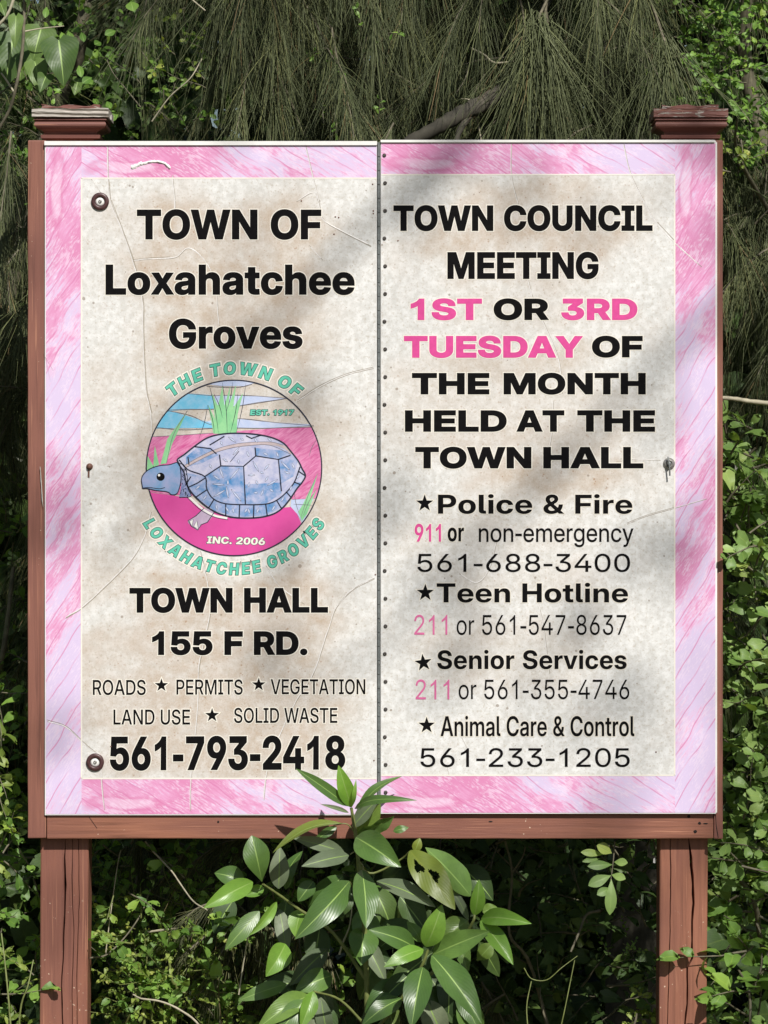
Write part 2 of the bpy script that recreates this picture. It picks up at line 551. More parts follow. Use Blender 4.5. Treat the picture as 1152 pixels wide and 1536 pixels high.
def tube_arrays(paths, n=5):
    """paths: list of (points, r0, r1)"""
    V, F, off = [], [], 0
    for pts, r0, r1 in paths:
        pts = np.array([list(p) for p in pts])
        m = len(pts)
        tan = np.gradient(pts, axis=0)
        tan /= np.linalg.norm(tan, axis=1)[:, None] + 1e-9
        ref = np.array([0.31, 0.95, 0.11])
        a = np.cross(tan, ref)
        a /= np.linalg.norm(a, axis=1)[:, None] + 1e-9
        b = np.cross(tan, a)
        rad = np.linspace(r0, r1, m) * (1 + 0.10 * np.sin(np.arange(m) * 2.3))
        ang = np.arange(n) * 2 * math.pi / n
        ring = pts[:, None, :] + rad[:, None, None] * (a[:, None, :] * np.cos(ang)[None, :, None] + b[:, None, :] * np.sin(ang)[None, :, None])
        V.append(ring.reshape(-1, 3))
        i = np.arange(m - 1)[:, None] * n
        j = np.arange(n)[None, :]
        j2 = (j + 1) % n
        q = np.stack([i + j, i + j2, i + n + j2, i + n + j], -1).reshape(-1, 4) + off
        F.append(q)
        off += m * n
    return np.concatenate(V), np.concatenate(F)


def tubes(name, paths, mat, parent=None, n=5):
    V, F = tube_arrays(paths, n)
    return link(bpy.data.objects.new(name, mesh_np(name, V, F, mat)), parent)


# ---------------------------------------------------------------- lettering
FONTS = {
 'B': {
  '&': (663, '276,-11 201,-11q 91,43q 32,136q 32,193 32,234q 63,298q 123,355q 167,384 312,479 329,490q 351,515q 362,542q 362,555 362,578q 328,612q 296,612 276,612q 245,596q 228,567q 228,547 228,525q 250,481q 292,429q 321,395 667,0 505,0 218,320 186,356q 130,427q 96,505q 96,549 96,603q 146,687q 236,737q 296,737 354,737q 439,690q 485,612q 485,564 485,531q 463,471q 420,419q 389,396 240,289 213,269q 182,228q 182,201 182,175q 208,135q 255,113q 284,113 323,113q 398,150q 459,216q 495,305q 495,357 624,357 624,296q 597,190q 546,105q 508,76 468,52 428,20q 326,-11q'),
  '-': (645, '489,352 489,229 156,229 156,352'),
  '.': (269, '135,-9 99,-9q 48,41q 48,77 48,114q 99,164q 135,164 172,164q 222,114q 222,77 222,41q 172,-9q'),
  '1': (645, '88,0 88,128 578,128 578,0|427,728 427,0 271,0 271,585 269,585 101,474 101,615 273,728'),
  '2': (645, '62,0 62,115 327,347 358,375q 405,424q 432,475q 432,506 432,539q 404,586q 354,612q 321,612 286,612q 234,582q 206,526q 206,487 57,487 57,564q 123,676q 241,738q 321,738 399,738q 517,683q 583,583q 583,516 583,469q 547,387q 470,300q 408,245 281,131 281,128 589,128 589,0'),
  '3': (645, '318,-11 232,-11q 107,52q 40,160q 39,227 194,227 195,193q 227,143q 282,116q 318,116 353,116q 407,144q 437,195q 437,229 437,262q 406,311q 345,339q 302,339 210,339 210,438 376,596 376,599 77,599 77,728 564,728 564,608 328,389 328,423 414,432q 534,383q 597,285q 597,221 597,152q 526,48q 400,-11q'),
  '4': (645, '23,141 23,265 319,728 474,728 184,269 184,266 622,266 622,141|379,0 379,179 382,234 382,454 528,454 528,0'),
  '5': (645, '320,-10 242,-10q 122,47q 51,150q 48,218 201,218 202,187q 234,140q 287,113q 320,113 356,113q 410,145q 441,203q 441,241 441,279q 410,337q 356,370q 320,370 280,370q 218,337q 205,307 61,319 88,728 551,728 551,599 225,599 210,429 212,429 236,457q 311,488q 358,488 407,488q 492,452q 557,386q 593,297q 593,245 593,170q 525,55q 402,-10q'),
  '6': (645, '326,-10 248,-10q 125,51q 53,163q 53,239 53,297q 101,412q 148,480 317,728 482,728 255,398 216,398 226,415q 264,448q 321,470q 360,470 429,470q 534,414q 592,310q 592,240 592,166q 524,53q 404,-10q|323,113 358,113q 412,146q 443,202q 443,238 443,273q 412,329q 358,362q 323,362 289,362q 234,329q 203,274q 203,238 203,202q 234,146q 289,113q'),
  '7': (645, '116,0 416,594 416,596 66,596 66,728 579,728 579,597 279,0'),
  '8': (645, '322,-11 239,-11q 112,42q 40,135q 40,196 40,244q 83,320q 160,370q 210,377 210,379 144,390q 65,478q 65,541 65,599q 131,688q 247,738q 322,738 398,738q 514,688q 580,599q 580,541 580,478q 500,390q 435,379 435,377 485,370q 561,320q 605,243q 605,196 605,135q 533,42q 406,-11q|322,104 358,104q 412,130q 442,177q 442,208 442,239q 411,287q 357,314q 322,314 288,314q 234,287q 203,239q 203,208 203,177q 233,130q 287,104q|322,430 353,430q 400,454q 426,498q 426,526 426,554q 400,597q 353,620q 322,620 291,620q 245,597q 219,554q 219,526 219,498q 245,455q 292,430q'),
  '9': (645, '319,738 397,738q 520,676q 592,565q 592,489 592,430q 544,316q 497,247 328,0 163,0 391,330 429,330 419,313q 381,280q 324,257q 285,257 216,257q 111,314q 53,417q 53,488 53,562q 121,675q 242,738q|322,614 288,614q 233,582q 202,526q 202,490 202,454q 233,398q 288,366q 322,366 357,366q 411,398q 442,454q 442,490 442,525q 411,582q 357,614q'),
  'A': (738, '12,0 263,728 472,728 725,0 547,0 438,339 416,412q 371,573q 347,668 386,668 362,573q 318,412q 296,339 187,0|175,156 175,282 562,282 562,156'),
  'C': (733, '379,-11 281,-11q 125,78q 35,246q 35,363 35,482q 125,649q 281,738q 379,738 444,738q 553,701q 638,632q 692,533q 700,471 539,471 533,501q 506,548q 466,581q 413,598q 382,598 325,598q 241,542q 197,437q 197,363 197,289q 242,185q 325,130q 382,130 413,130q 465,147q 506,179q 533,226q 539,256 700,256 693,199q 642,103q 558,30q 447,-11q'),
  'D': (712, '318,0 127,0 127,135 310,135 379,135q 471,185q 516,287q 516,364 516,441q 470,542q 379,592q 310,592 124,592 124,728 319,728 429,728q 589,639q 676,476q 676,364 676,252q 590,88q 429,0q|216,728 216,0 56,0 56,728'),
  'E': (611, '56,0 56,728 570,728 570,593 216,593 216,433 543,433 543,302 216,302 216,134 570,134 570,0'),
  'F': (586, '56,0 56,728 557,728 557,593 216,593 216,412 530,412 530,282 216,282 216,0'),
  'G': (743, '382,-11 279,-11q 123,81q 35,249q 35,363 35,481q 126,649q 282,738q 379,738 442,738q 551,702q 637,635q 690,543q 697,487 535,487 529,512q 503,553q 464,583q 414,598q 384,598 326,598q 242,542q 197,438q 197,364 197,290q 242,186q 327,130q 385,130 435,130q 508,166q 548,231q 548,275 583,271 395,271 395,391 703,391 703,297 703,203q 621,65q 476,-11q'),
  'H': (732, '56,0 56,728 216,728 216,438 516,438 516,728 676,728 676,0 516,0 516,304 216,304 216,0'),
  'I': (437, '32,0 32,130 139,130 139,598 32,598 32,728 405,728 405,598 298,598 298,130 405,130 405,0'),
  'L': (563, '56,0 56,728 216,728 216,134 535,134 535,0'),
  'M': (916, '56,0 56,728 296,728 404,412 412,387q 432,313q 453,230q 471,154q 477,127 441,127 447,154q 464,230q 485,313q 505,387q 513,412 620,728 860,728 860,0 702,0 702,333 702,357q 704,428q 706,510q 708,594q 708,632 723,632 713,591q 689,505q 667,424q 646,356q 639,333 524,0 393,0 276,333 269,355q 248,423q 225,505q 201,591q 190,632 207,632 208,595q 210,511q 212,429q 214,357q 214,333 214,0'),
  'N': (744, '56,0 56,728 227,728 448,373 463,350q 498,288q 535,213q 553,173 536,150 533,187q 529,278q 526,363q 526,389 526,728 687,728 687,0 516,0 314,322 296,352q 256,422q 210,509q 183,562 208,571 211,518q 215,422q 217,346q 217,323 217,0'),
  'O': (758, '379,-11 282,-11q 126,78q 35,246q 35,363 35,481q 126,649q 282,738q 379,738 477,738q 632,649q 723,481q 723,363 723,246q 632,78q 477,-11q|379,130 434,130q 516,184q 561,289q 561,363 561,439q 516,544q 434,598q 379,598 324,598q 242,543q 197,439q 197,363 197,289q 242,184q 324,130q'),
  'P': (641, '56,0 56,728 347,728 429,728q 549,667q 613,557q 613,483 613,409q 548,300q 427,239q 344,239 151,239 151,370 327,370 368,370q 424,398q 453,449q 453,483 453,518q 424,568q 367,595q 327,595 216,595 216,0'),
  'R': (656, '56,0 56,728 348,728 431,728q 551,669q 615,561q 615,487 615,414q 548,309q 426,252q 341,252 152,252 152,380 329,380 370,380q 426,405q 455,453q 455,487 455,522q 425,570q 369,596q 329,596 216,596 216,0|463,0 293,330 462,330 636,0'),
  'S': (658, '333,-11 241,-11q 109,46q 37,156q 36,236 190,236 191,199q 227,147q 291,120q 333,120 373,120q 430,142q 463,182q 463,208 463,230q 436,263q 380,287q 337,297 260,314 159,337q 52,436q 52,516 52,583q 123,683q 249,738q 331,738 415,738q 538,682q 606,579q 608,509 457,509 453,555q 387,607q 332,607 296,607q 243,586q 214,549q 214,525 214,502q 241,470q 294,447q 332,439 398,424 453,412q 536,376q 593,324q 622,257q 622,214 622,144q 553,43q 424,-11q'),
  'T': (653, '27,593 27,728 626,728 626,593 407,593 407,0 247,0 247,593'),
  'U': (716, '358,-11 267,-11q 131,56q 55,176q 55,255 55,728 213,728 213,268 213,227q 249,164q 314,128q 358,128 402,128q 467,164q 503,227q 503,268 503,728 660,728 660,255 660,176q 585,56q 449,-11q'),
  'W': (1023, '207,0 12,728 185,728 265,383 275,336q 293,237q 311,137q 319,90 287,90 297,137q 315,237q 334,336q 346,383 430,728 593,728 677,383 688,336q 708,237q 726,137q 735,90 703,90 712,137q 729,237q 747,336q 757,383 837,728 1010,728 815,0 636,0 540,373 527,426q 505,552q 490,625 532,625 517,553q 497,427q 483,373 387,0'),
  'Y': (716, '282,0 282,268 12,728 197,728 317,508 334,477q 363,415q 378,379 346,379 360,415q 388,477q 405,508 520,728 704,728 439,268 439,0'),
  'a': (570, '209,-9 158,-9q 77,26q 31,96q 31,148 31,193q 63,253q 119,289q 193,309q 233,312 280,317q 337,326q 362,343q 362,360 362,362 362,382q 343,410q 307,425q 282,425 256,425q 217,410q 194,382q 190,363 47,373 55,424q 115,498q 216,538q 285,538 336,538q 421,515q 482,469q 516,402q 516,358 516,0 367,0 367,74 364,74 350,48q 307,10q 248,-9q|254,96 286,96q 336,120q 363,163q 363,191 363,243 357,240q 335,233q 307,227q 277,222q 263,220 238,217q 200,200q 178,173q 178,154 178,135q 197,109q 232,96q'),
  'c': (574, '297,-11 217,-11q 97,58q 32,182q 32,263 32,345q 97,469q 217,539q 297,539 349,539q 434,510q 499,458q 539,385q 544,340 397,328 394,349q 378,381q 353,404q 320,416q 300,416 264,416q 215,379q 189,310q 189,264 189,217q 215,149q 264,111q 300,111 320,111q 353,124q 378,147q 394,180q 397,201 544,190 540,145q 501,71q 436,18q 349,-11q'),
  'e': (580, '298,-11 217,-11q 97,57q 32,181q 32,263 32,345q 97,469q 215,539q 292,539 349,539q 443,502q 512,431q 550,331q 550,267 550,226 88,226 88,321 476,321 405,298 405,337q 379,393q 330,423q 295,423 260,423q 210,393q 183,338q 183,301 183,233 183,192q 212,134q 265,103q 302,103 327,103q 369,118q 397,145q 404,164 544,153 533,104q 465,30q 362,-11q'),
  'h': (608, '209,297 209,0 54,0 54,728 207,728 207,393 187,393 210,461q 299,538q 370,538 426,538q 509,489q 554,398q 554,334 554,0 399,0 399,305 399,354q 350,407q 307,407 278,407q 233,383q 209,334q'),
  'i': (263, '54,0 54,529 209,529 209,0|131,592 95,592q 46,638q 46,671 46,705q 95,750q 131,750 167,750q 216,705q 216,671 216,638q 167,592q'),
  'l': (295, '225,-1 136,-1q 54,68q 54,144 54,728 209,728 209,161 209,138q 228,117q 250,117 257,117q 269,118q 274,119 285,4 273,2q 243,-1q'),
  'n': (608, '209,297 209,0 54,0 54,529 203,529 205,393 187,393 210,461q 299,538q 370,538 426,538q 509,489q 554,398q 554,334 554,0 399,0 399,305 399,354q 350,407q 307,407 278,407q 233,383q 209,334q'),
  'o': (599, '300,-11 219,-11q 98,57q 32,181q 32,263 32,346q 98,470q 219,539q 300,539 381,539q 501,470q 567,346q 567,263 567,181q 501,57q 381,-11q|300,111 334,111q 384,149q 410,217q 410,264 410,310q 384,379q 334,416q 300,416 265,416q 215,379q 189,311q 189,264 189,217q 215,149q 265,111q'),
  'r': (395, '54,0 54,529 204,529 204,437 207,437 221,486q 286,534q 335,534 347,534q 371,532q 380,531 380,398 371,400q 333,403q 316,403 285,403q 236,375q 209,324q 209,288 209,0'),
  's': (544, '275,-12 207,-12q 101,29q 36,105q 30,158 178,169 185,135q 234,98q 276,98 314,98q 358,127q 358,149 358,169q 325,193q 291,200 199,218 121,233q 42,310q 42,371 42,422q 98,497q 201,538q 270,538 338,538q 438,498q 496,425q 502,375 361,364 358,393q 311,430q 274,430 239,430q 197,401q 197,379 197,360q 227,335q 259,328 360,309 439,293q 515,223q 515,165 515,112q 454,32q 346,-12q'),
  't': (376, '350,529 350,410 9,410 9,529|91,665 246,665 246,164 246,139q 267,118q 294,118 305,118q 338,120q 347,120 356,3 337,-1q 287,-3q 263,-3 176,-3q 91,70q 91,144'),
  'v': (581, '203,0 8,529 171,529 255,268 271,219q 297,118q 310,65 276,65 288,118q 314,218q 329,268 411,529 572,529 378,0'),
  'x': (561, '11,0 219,316 217,227 23,529 190,529 233,455 254,417q 290,346q 308,311 257,311 276,346q 311,417q 333,455 378,529 543,529 343,226 345,315 551,0 384,0 332,85 311,122q 275,192q 256,226 304,226 285,192q 250,122q 228,85 177,0'),
 },
 'M': {
  '&': (642, '275,-10 203,-10q 96,43q 37,134q 37,192 37,234q 69,298q 133,358q 182,393 309,481 325,493q 351,520q 365,551q 365,568 365,597q 323,639q 287,639 263,639q 226,619q 206,583q 206,559 206,537q 227,492q 269,439q 301,401 640,0 510,0 229,326 188,374q 130,450q 98,520q 98,561 98,612q 145,691q 230,735q 286,735 342,735q 423,692q 469,619q 469,572 469,540q 446,483q 403,432q 372,409 225,301 189,274q 154,225q 154,195 154,164q 186,115q 242,87q 277,87 319,87q 396,125q 457,193q 493,284q 493,337 597,337 597,277q 571,181q 525,108q 496,83 468,60 432,26q 328,-10q'),
  'A': (701, '15,0 274,728 425,728 686,0 553,0 420,391 401,448q 361,584q 334,677 364,677 338,583q 297,447q 280,391 146,0|163,182 163,282 538,282 538,182'),
  'C': (729, '380,-11 282,-11q 130,81q 44,249q 44,363 44,479q 130,647q 283,738q 380,738 440,738q 544,703q 626,637q 679,543q 688,484 565,484 558,519q 525,572q 477,610q 416,629q 382,629 317,629q 219,564q 166,446q 166,363 166,281q 220,163q 317,99q 382,99 416,99q 476,118q 525,155q 558,208q 565,243 688,243 680,187q 628,94q 547,26q 442,-11q'),
  'D': (707, '311,0 129,0 129,105 304,105 384,105q 490,165q 542,281q 542,365 542,448q 490,563q 387,622q 309,622 125,622 125,728 317,728 425,728q 580,640q 664,477q 664,365 664,252q 580,88q 422,0q|191,728 191,0 69,0 69,728'),
  'E': (599, '69,0 69,728 553,728 553,623 191,623 191,420 527,420 527,317 191,317 191,105 555,105 555,0'),
  'G': (740, '381,-11 281,-11q 129,82q 44,251q 44,363 44,478q 131,647q 282,738q 379,738 439,738q 543,703q 626,637q 679,546q 687,491 563,491 555,523q 523,573q 475,609q 416,629q 381,629 317,629q 220,565q 166,446q 166,364 166,281q 220,163q 318,99q 383,99 439,99q 525,145q 573,227q 573,282 605,279 401,279 401,377 693,377 693,291 693,201q 612,65q 471,-11q'),
  'I': (408, '37,0 37,103 143,103 143,625 37,625 37,728 371,728 371,625 265,625 265,103 371,103 371,0'),
  'L': (555, '69,0 69,728 191,728 191,105 524,105 524,0'),
  'M': (895, '69,0 69,728 246,728 395,331 402,311q 420,252q 440,185q 457,123q 462,101 435,101 441,123q 458,184q 477,251q 496,311q 502,331 649,728 827,728 827,0 706,0 706,379 706,403q 707,466q 709,536q 711,607q 711,640 724,640 713,603q 690,528q 667,457q 648,399q 641,379 498,0 397,0 253,379 246,399q 226,457q 204,527q 180,603q 168,640 183,640 184,608q 185,537q 187,467q 188,403q 188,379 188,0'),
  'N': (736, '69,0 69,728 204,728 467,311 479,291q 512,234q 549,165q 566,128 552,112 550,147q 546,228q 545,302q 545,324 545,728 667,728 667,0 531,0 295,374 279,400q 241,464q 194,549q 165,602 183,614 186,559q 190,466q 191,396q 191,375 191,0'),
  'O': (757, '379,-11 282,-11q 131,81q 44,249q 44,363 44,478q 131,647q 282,738q 379,738 475,738q 626,647q 713,478q 713,363 713,249q 626,81q 475,-11q|379,99 439,99q 535,160q 591,278q 591,363 591,449q 535,567q 439,629q 379,629 318,629q 222,567q 166,449q 166,363 166,278q 222,160q 318,99q'),
  'P': (632, '69,0 69,728 340,728 421,728q 536,669q 596,563q 596,493 596,424q 535,318q 419,259q 338,259 143,259 143,362 329,362 377,362q 442,395q 475,454q 475,493 475,533q 442,591q 377,624q 329,624 191,624 191,0'),
  'R': (646, '69,0 69,728 344,728 425,728q 540,670q 600,567q 600,497 600,427q 537,325q 421,269q 339,269 140,269 140,371 333,371 381,371q 445,401q 478,458q 478,497 478,537q 445,593q 381,624q 333,624 191,624 191,0|483,0 310,329 443,329 619,0'),
  'S': (641, '324,-12 238,-12q 112,45q 43,150q 42,224 162,224 164,182q 205,123q 277,93q 324,93 370,93q 439,120q 478,169q 478,202 478,230q 448,269q 387,297q 342,308 261,328 160,353q 58,448q 58,525 58,589q 126,685q 245,738q 322,738 401,738q 517,684q 583,585q 584,518 467,518 463,573q 384,634q 321,634 279,634q 216,608q 180,561q 180,531 180,503q 213,464q 272,438q 312,428 385,411 433,399q 511,365q 568,316q 599,249q 599,206 599,141q 533,43q 409,-12q'),
  'T': (639, '31,623 31,728 607,728 607,623 381,623 381,0 259,0 259,623'),
  'U': (719, '359,-11 271,-11q 140,56q 67,174q 67,251 67,728 188,728 188,261 188,213q 230,140q 307,98q 360,98 412,98q 489,140q 531,213q 531,261 531,728 652,728 652,251 652,174q 579,56q 448,-11q'),
  'V': (698, '276,0 15,728 147,728 282,336 299,284q 341,144q 368,52 337,52 364,144q 405,284q 421,336 553,728 684,728 427,0'),
  'W': (992, '211,0 15,728 143,728 243,325 253,285q 270,200q 287,116q 294,73 274,73 282,116q 299,200q 317,285q 327,325 431,728 561,728 664,325 674,285q 692,200q 710,116q 718,73 697,73 704,116q 721,200q 739,285q 748,325 848,728 977,728 780,0 641,0 528,423 515,473q 493,586q 481,650 510,650 498,587q 477,475q 463,423 351,0'),
  'a': (552, '217,-10 166,-10q 84,26q 36,97q 36,150 36,195q 71,253q 129,288q 203,306q 242,310 290,316q 348,323q 374,340q 374,358 374,362 374,387q 351,425q 307,446q 275,446 243,446q 196,425q 167,391q 162,370 51,382 60,431q 121,501q 216,538q 276,538 320,538q 397,517q 456,473q 490,405q 490,358 490,0 376,0 376,74 373,74 362,52q 321,13q 260,-10q|245,80 287,80q 345,111q 374,163q 374,194 374,255 369,251q 342,243q 307,236q 270,231q 253,228 226,225q 179,207q 151,175q 151,150 151,127q 175,96q 217,80q'),
  'e': (567, '293,-11 214,-11q 99,58q 37,181q 37,263 37,344q 100,468q 212,539q 286,539 339,539q 428,503q 495,433q 532,332q 532,267 532,232 91,232 91,315 473,315 419,291 419,337q 388,406q 329,445q 287,445 245,445q 185,406q 153,339q 153,295 153,242 153,193q 187,121q 251,82q 295,82 325,82q 374,100q 407,134q 415,158 524,147 513,100q 449,29q 353,-11q'),
  'i': (241, '62,0 62,529 179,529 179,0|120,610 91,610q 50,649q 50,677 50,705q 91,744q 120,744 150,744q 191,706q 191,677 191,649q 150,610q'),
  'l': (271, '209,-2 132,-2q 62,62q 62,130 62,728 179,728 179,146 179,116q 198,93q 224,93 233,93q 245,94q 250,95 259,3 250,1q 224,-2q'),
  'm': (877, '62,0 62,529 174,529 176,410 167,410 180,453q 229,511q 294,539q 330,539 389,539q 470,468q 481,408 466,408 476,448q 528,507q 600,539q 643,539 691,539q 770,497q 815,414q 815,352 815,0 698,0 698,337 698,390q 640,438q 600,438 568,438q 521,411q 496,362q 496,331 496,0 381,0 381,344 381,387q 327,438q 285,438 257,438q 208,411q 179,359q 179,321 179,0'),
  'n': (585, '179,306 179,0 62,0 62,529 175,529 176,397 158,397 182,467q 272,538q 338,538 393,538q 476,491q 523,400q 523,333 523,0 406,0 406,316 406,374q 349,436q 298,436 264,436q 210,407q 179,350q'),
  'o': (584, '292,-11 215,-11q 101,58q 37,181q 37,263 37,345q 101,469q 215,539q 292,539 369,539q 483,469q 547,345q 547,263 547,181q 483,58q 369,-11q|292,86 336,86q 396,131q 428,211q 428,263 428,315q 396,395q 336,441q 292,441 249,441q 188,395q 156,315q 156,263 156,211q 188,131q 248,86q'),
  'r': (369, '62,0 62,529 175,529 175,442 178,442 193,487q 260,536q 308,536 320,536q 343,534q 350,533 350,426 344,427q 311,431q 293,431 261,431q 209,402q 179,348q 179,310 179,0'),
  't': (345, '317,529 317,435 9,435 9,529|94,665 211,665 211,147 211,118q 235,93q 266,93 276,93q 305,94q 315,95 323,2 308,-1q 267,-3q 248,-3 172,-3q 94,66q 94,133'),
 },
 'R': {
  '-': (646, '482,343 482,263 163,263 163,343'),
  '0': (646, '323,-11 242,-11q 126,79q 64,247q 64,363 64,480q 127,648q 243,738q 323,738 404,738q 520,648q 582,480q 582,363 582,247q 520,79q 404,-11q|323,69 378,69q 455,139q 497,271q 497,363 497,456q 455,588q 378,659q 323,659 269,659q 191,588q 150,456q 150,363 150,271q 191,139q 269,69q'),
  '1': (646, '109,0 109,78 558,78 558,0|388,728 388,0 301,0 301,639 298,639 119,514 119,608 291,728'),
  '2': (646, '87,0 87,71 338,319 382,362q 438,427q 466,488q 466,523 466,565q 429,626q 365,659q 322,659 276,659q 210,621q 175,552q 175,505 90,505 90,574q 149,679q 254,738q 323,738 390,738q 492,683q 551,587q 551,526 551,482q 519,403q 449,315q 390,257 210,83 210,80 559,80 559,0'),
  '3': (646, '319,-11 248,-11q 135,44q 69,143q 67,209 158,209 160,165q 201,102q 272,68q 319,68 365,68q 438,103q 479,169q 479,214 479,258q 437,325q 355,363q 294,363 217,363 217,435 416,645 416,648 110,648 110,728 534,728 534,654 299,407 299,423 384,430q 504,378q 567,278q 567,214 567,148q 504,46q 392,-11q'),
  '4': (646, '48,163 48,237 370,728 462,728 147,246 147,243 598,243 598,163|406,0 406,185 406,220 406,454 492,454 492,0'),
  '5': (646, '321,-10 253,-10q 146,45q 83,139q 80,199 169,199 172,162q 213,103q 280,70q 321,70 366,70q 436,113q 476,187q 476,235 476,283q 437,359q 367,402q 322,402 273,402q 195,365q 176,332 90,337 123,728 526,728 526,648 202,648 181,422 183,422 212,451q 290,482q 335,482 385,482q 469,446q 530,379q 564,290q 564,236 564,164q 502,53q 392,-10q'),
  '6': (646, '323,-11 254,-11q 146,51q 85,162q 85,234 85,287q 137,406q 198,494 361,728 460,728 210,377 204,377 214,398q 248,435q 300,460q 336,460 403,460q 503,401q 561,297q 561,229 561,159q 500,51q 393,-11q|323,68 366,68q 435,110q 474,183q 474,229 474,274q 435,346q 366,387q 323,387 280,387q 211,346q 172,275q 172,229 172,183q 211,110q 280,68q'),
  '7': (646, '139,0 465,645 465,648 89,648 89,728 557,728 557,643 234,0'),
  '8': (646, '323,-11 250,-11q 138,42q 75,134q 75,193 75,241q 114,321q 182,373q 225,379 225,381 170,393q 101,483q 101,544 101,600q 159,688q 259,738q 323,738 386,738q 486,688q 544,600q 544,544 544,483q 475,393q 421,381 421,379 463,373q 531,320q 571,241q 571,193 571,134q 508,42q 396,-11q|323,68 372,68q 443,100q 482,159q 482,198 482,238q 441,301q 369,337q 323,337 276,337q 204,301q 163,238q 163,198 163,159q 202,100q 274,68q|323,414 362,414q 422,445q 457,501q 457,538 457,575q 423,629q 363,660q 323,660 283,660q 222,629q 188,575q 188,538 188,501q 222,445q 283,414q'),
  '9': (646, '323,738 393,738q 500,676q 561,566q 561,494 561,440q 509,321q 448,234 285,0 186,0 436,350 442,350 432,330q 398,292q 346,268q 310,268 244,268q 143,326q 85,431q 85,499 85,569q 146,677q 254,738q|323,660 280,660q 212,617q 172,545q 172,499 172,454q 212,382q 280,340q 323,340 367,340q 435,381q 474,453q 474,498 474,544q 435,617q 367,660q'),
  'c': (544, '285,-12 213,-12q 103,58q 42,181q 42,262 42,344q 103,469q 213,539q 285,539 327,539q 400,515q 458,471q 497,409q 505,372 420,361 415,383q 392,420q 358,447q 313,462q 285,462 234,462q 164,410q 128,320q 128,262 128,206q 164,117q 234,65q 285,65 314,65q 358,80q 392,107q 415,145q 421,168 505,157 498,120q 459,58q 401,13q 327,-12q'),
  'e': (557, '289,-12 212,-12q 101,58q 42,182q 42,262 42,343q 102,468q 210,539q 281,539 330,539q 416,504q 480,436q 517,334q 517,267 517,238 93,238 93,311 470,311 432,285 432,338q 396,418q 329,463q 281,463 234,463q 165,418q 127,340q 127,291 127,249 127,193q 166,110q 239,65q 289,65 324,65q 378,86q 415,125q 424,153 508,142 497,97q 436,27q 345,-12q'),
  'g': (587, '287,-213 227,-213q 136,-180q 78,-118q 66,-77 145,-56 155,-79q 191,-116q 247,-138q 287,-138 353,-138q 434,-71q 434,-4 434,88 430,88 415,64q 372,24q 311,-2q 269,-2 203,-2q 100,64q 42,184q 42,266 42,347q 100,470q 202,538q 270,538 312,538q 374,512q 417,470q 431,445 435,445 435,529 518,529 518,-6 518,-80q 455,-171q 350,-213q|282,75 331,75q 400,121q 437,208q 437,266 437,325q 401,412q 331,461q 282,461 235,461q 166,413q 128,326q 128,266 128,207q 166,121q 235,75q'),
  'm': (855, '68,0 68,529 151,529 152,416 143,416 156,457q 205,511q 269,539q 305,539 365,539q 444,468q 455,416 440,416 451,452q 500,507q 572,539q 615,539 663,539q 741,498q 787,415q 787,351 787,0 702,0 702,350 702,410q 635,461q 591,461 553,461q 499,430q 470,376q 470,341 470,0 385,0 385,359 385,405q 324,461q 277,461 245,461q 188,431q 154,372q 154,327 154,0'),
  'n': (566, '154,313 154,0 68,0 68,529 151,529 151,401 133,401 158,473q 249,538q 311,538 364,538q 449,492q 498,401q 498,332 498,0 413,0 413,326 413,391q 348,460q 290,460 252,460q 190,428q 154,363q'),
  'o': (571, '285,-12 213,-12q 103,58q 42,181q 42,262 42,344q 103,469q 213,539q 285,539 359,539q 468,469q 529,344q 529,262 529,181q 468,58q 359,-12q|285,65 337,65q 407,117q 443,206q 443,262 443,319q 407,409q 337,462q 285,462 234,462q 164,410q 128,320q 128,262 128,206q 164,117q 234,65q'),
  'r': (346, '68,0 68,529 150,529 150,447 154,447 168,487q 237,537q 286,537 296,537q 319,535q 325,535 325,449 321,450q 291,455q 273,455 240,455q 186,425q 154,369q 154,328 154,0'),
  'y': (534, '67,-201 77,-127 109,-128 130,-131q 163,-121q 190,-89q 201,-60 223,1 20,529 113,529 226,220 242,177q 268,92q 281,50 255,50 268,92q 294,177q 310,220 423,529 514,529 276,-89 261,-128q 217,-180q 159,-206q 124,-206 106,-206q 77,-203q'),
 },
 'H': {
  '.': (269, '134,-10 94,-10q 37,46q 37,87 37,128q 94,184q 134,184 175,184q 232,128q 232,87 232,46q 175,-10q'),
  '0': (645, '322,-11 223,-11q 91,79q 24,246q 24,363 24,480q 91,648q 223,738q 322,738 421,738q 554,648q 620,480q 620,363 620,246q 554,79q 422,-11q|322,140 362,140q 413,190q 437,290q 437,363 437,437q 413,537q 362,588q 322,588 283,588q 232,537q 208,437q 208,363 208,290q 232,190q 283,140q'),
  '1': (645, '79,0 79,150 586,150 586,0|444,728 444,0 258,0 258,561 256,561 93,456 93,617 265,728'),
  '2': (645, '52,0 52,135 322,360 347,381q 391,422q 417,469q 417,499 417,527q 393,568q 349,591q 320,591 290,591q 245,565q 220,515q 220,479 43,479 43,559q 111,675q 236,738q 321,738 403,738q 527,683q 597,581q 597,511 597,463q 559,380q 479,293q 416,240 312,153 312,150 602,150 602,0'),
  '6': (645, '327,-10 246,-10q 116,51q 39,164q 39,241 39,302q 86,414q 126,475 297,728 492,728 274,407 221,407 231,422q 271,453q 330,475q 370,475 441,475q 547,419q 606,316q 606,245 606,169q 534,54q 409,-10q|323,133 354,133q 402,161q 429,210q 429,242 429,273q 402,322q 354,350q 323,350 293,350q 245,322q 217,273q 217,242 217,211q 245,161q 293,133q'),
  '7': (645, '106,0 395,571 395,573 56,573 56,728 589,728 589,576 298,0'),
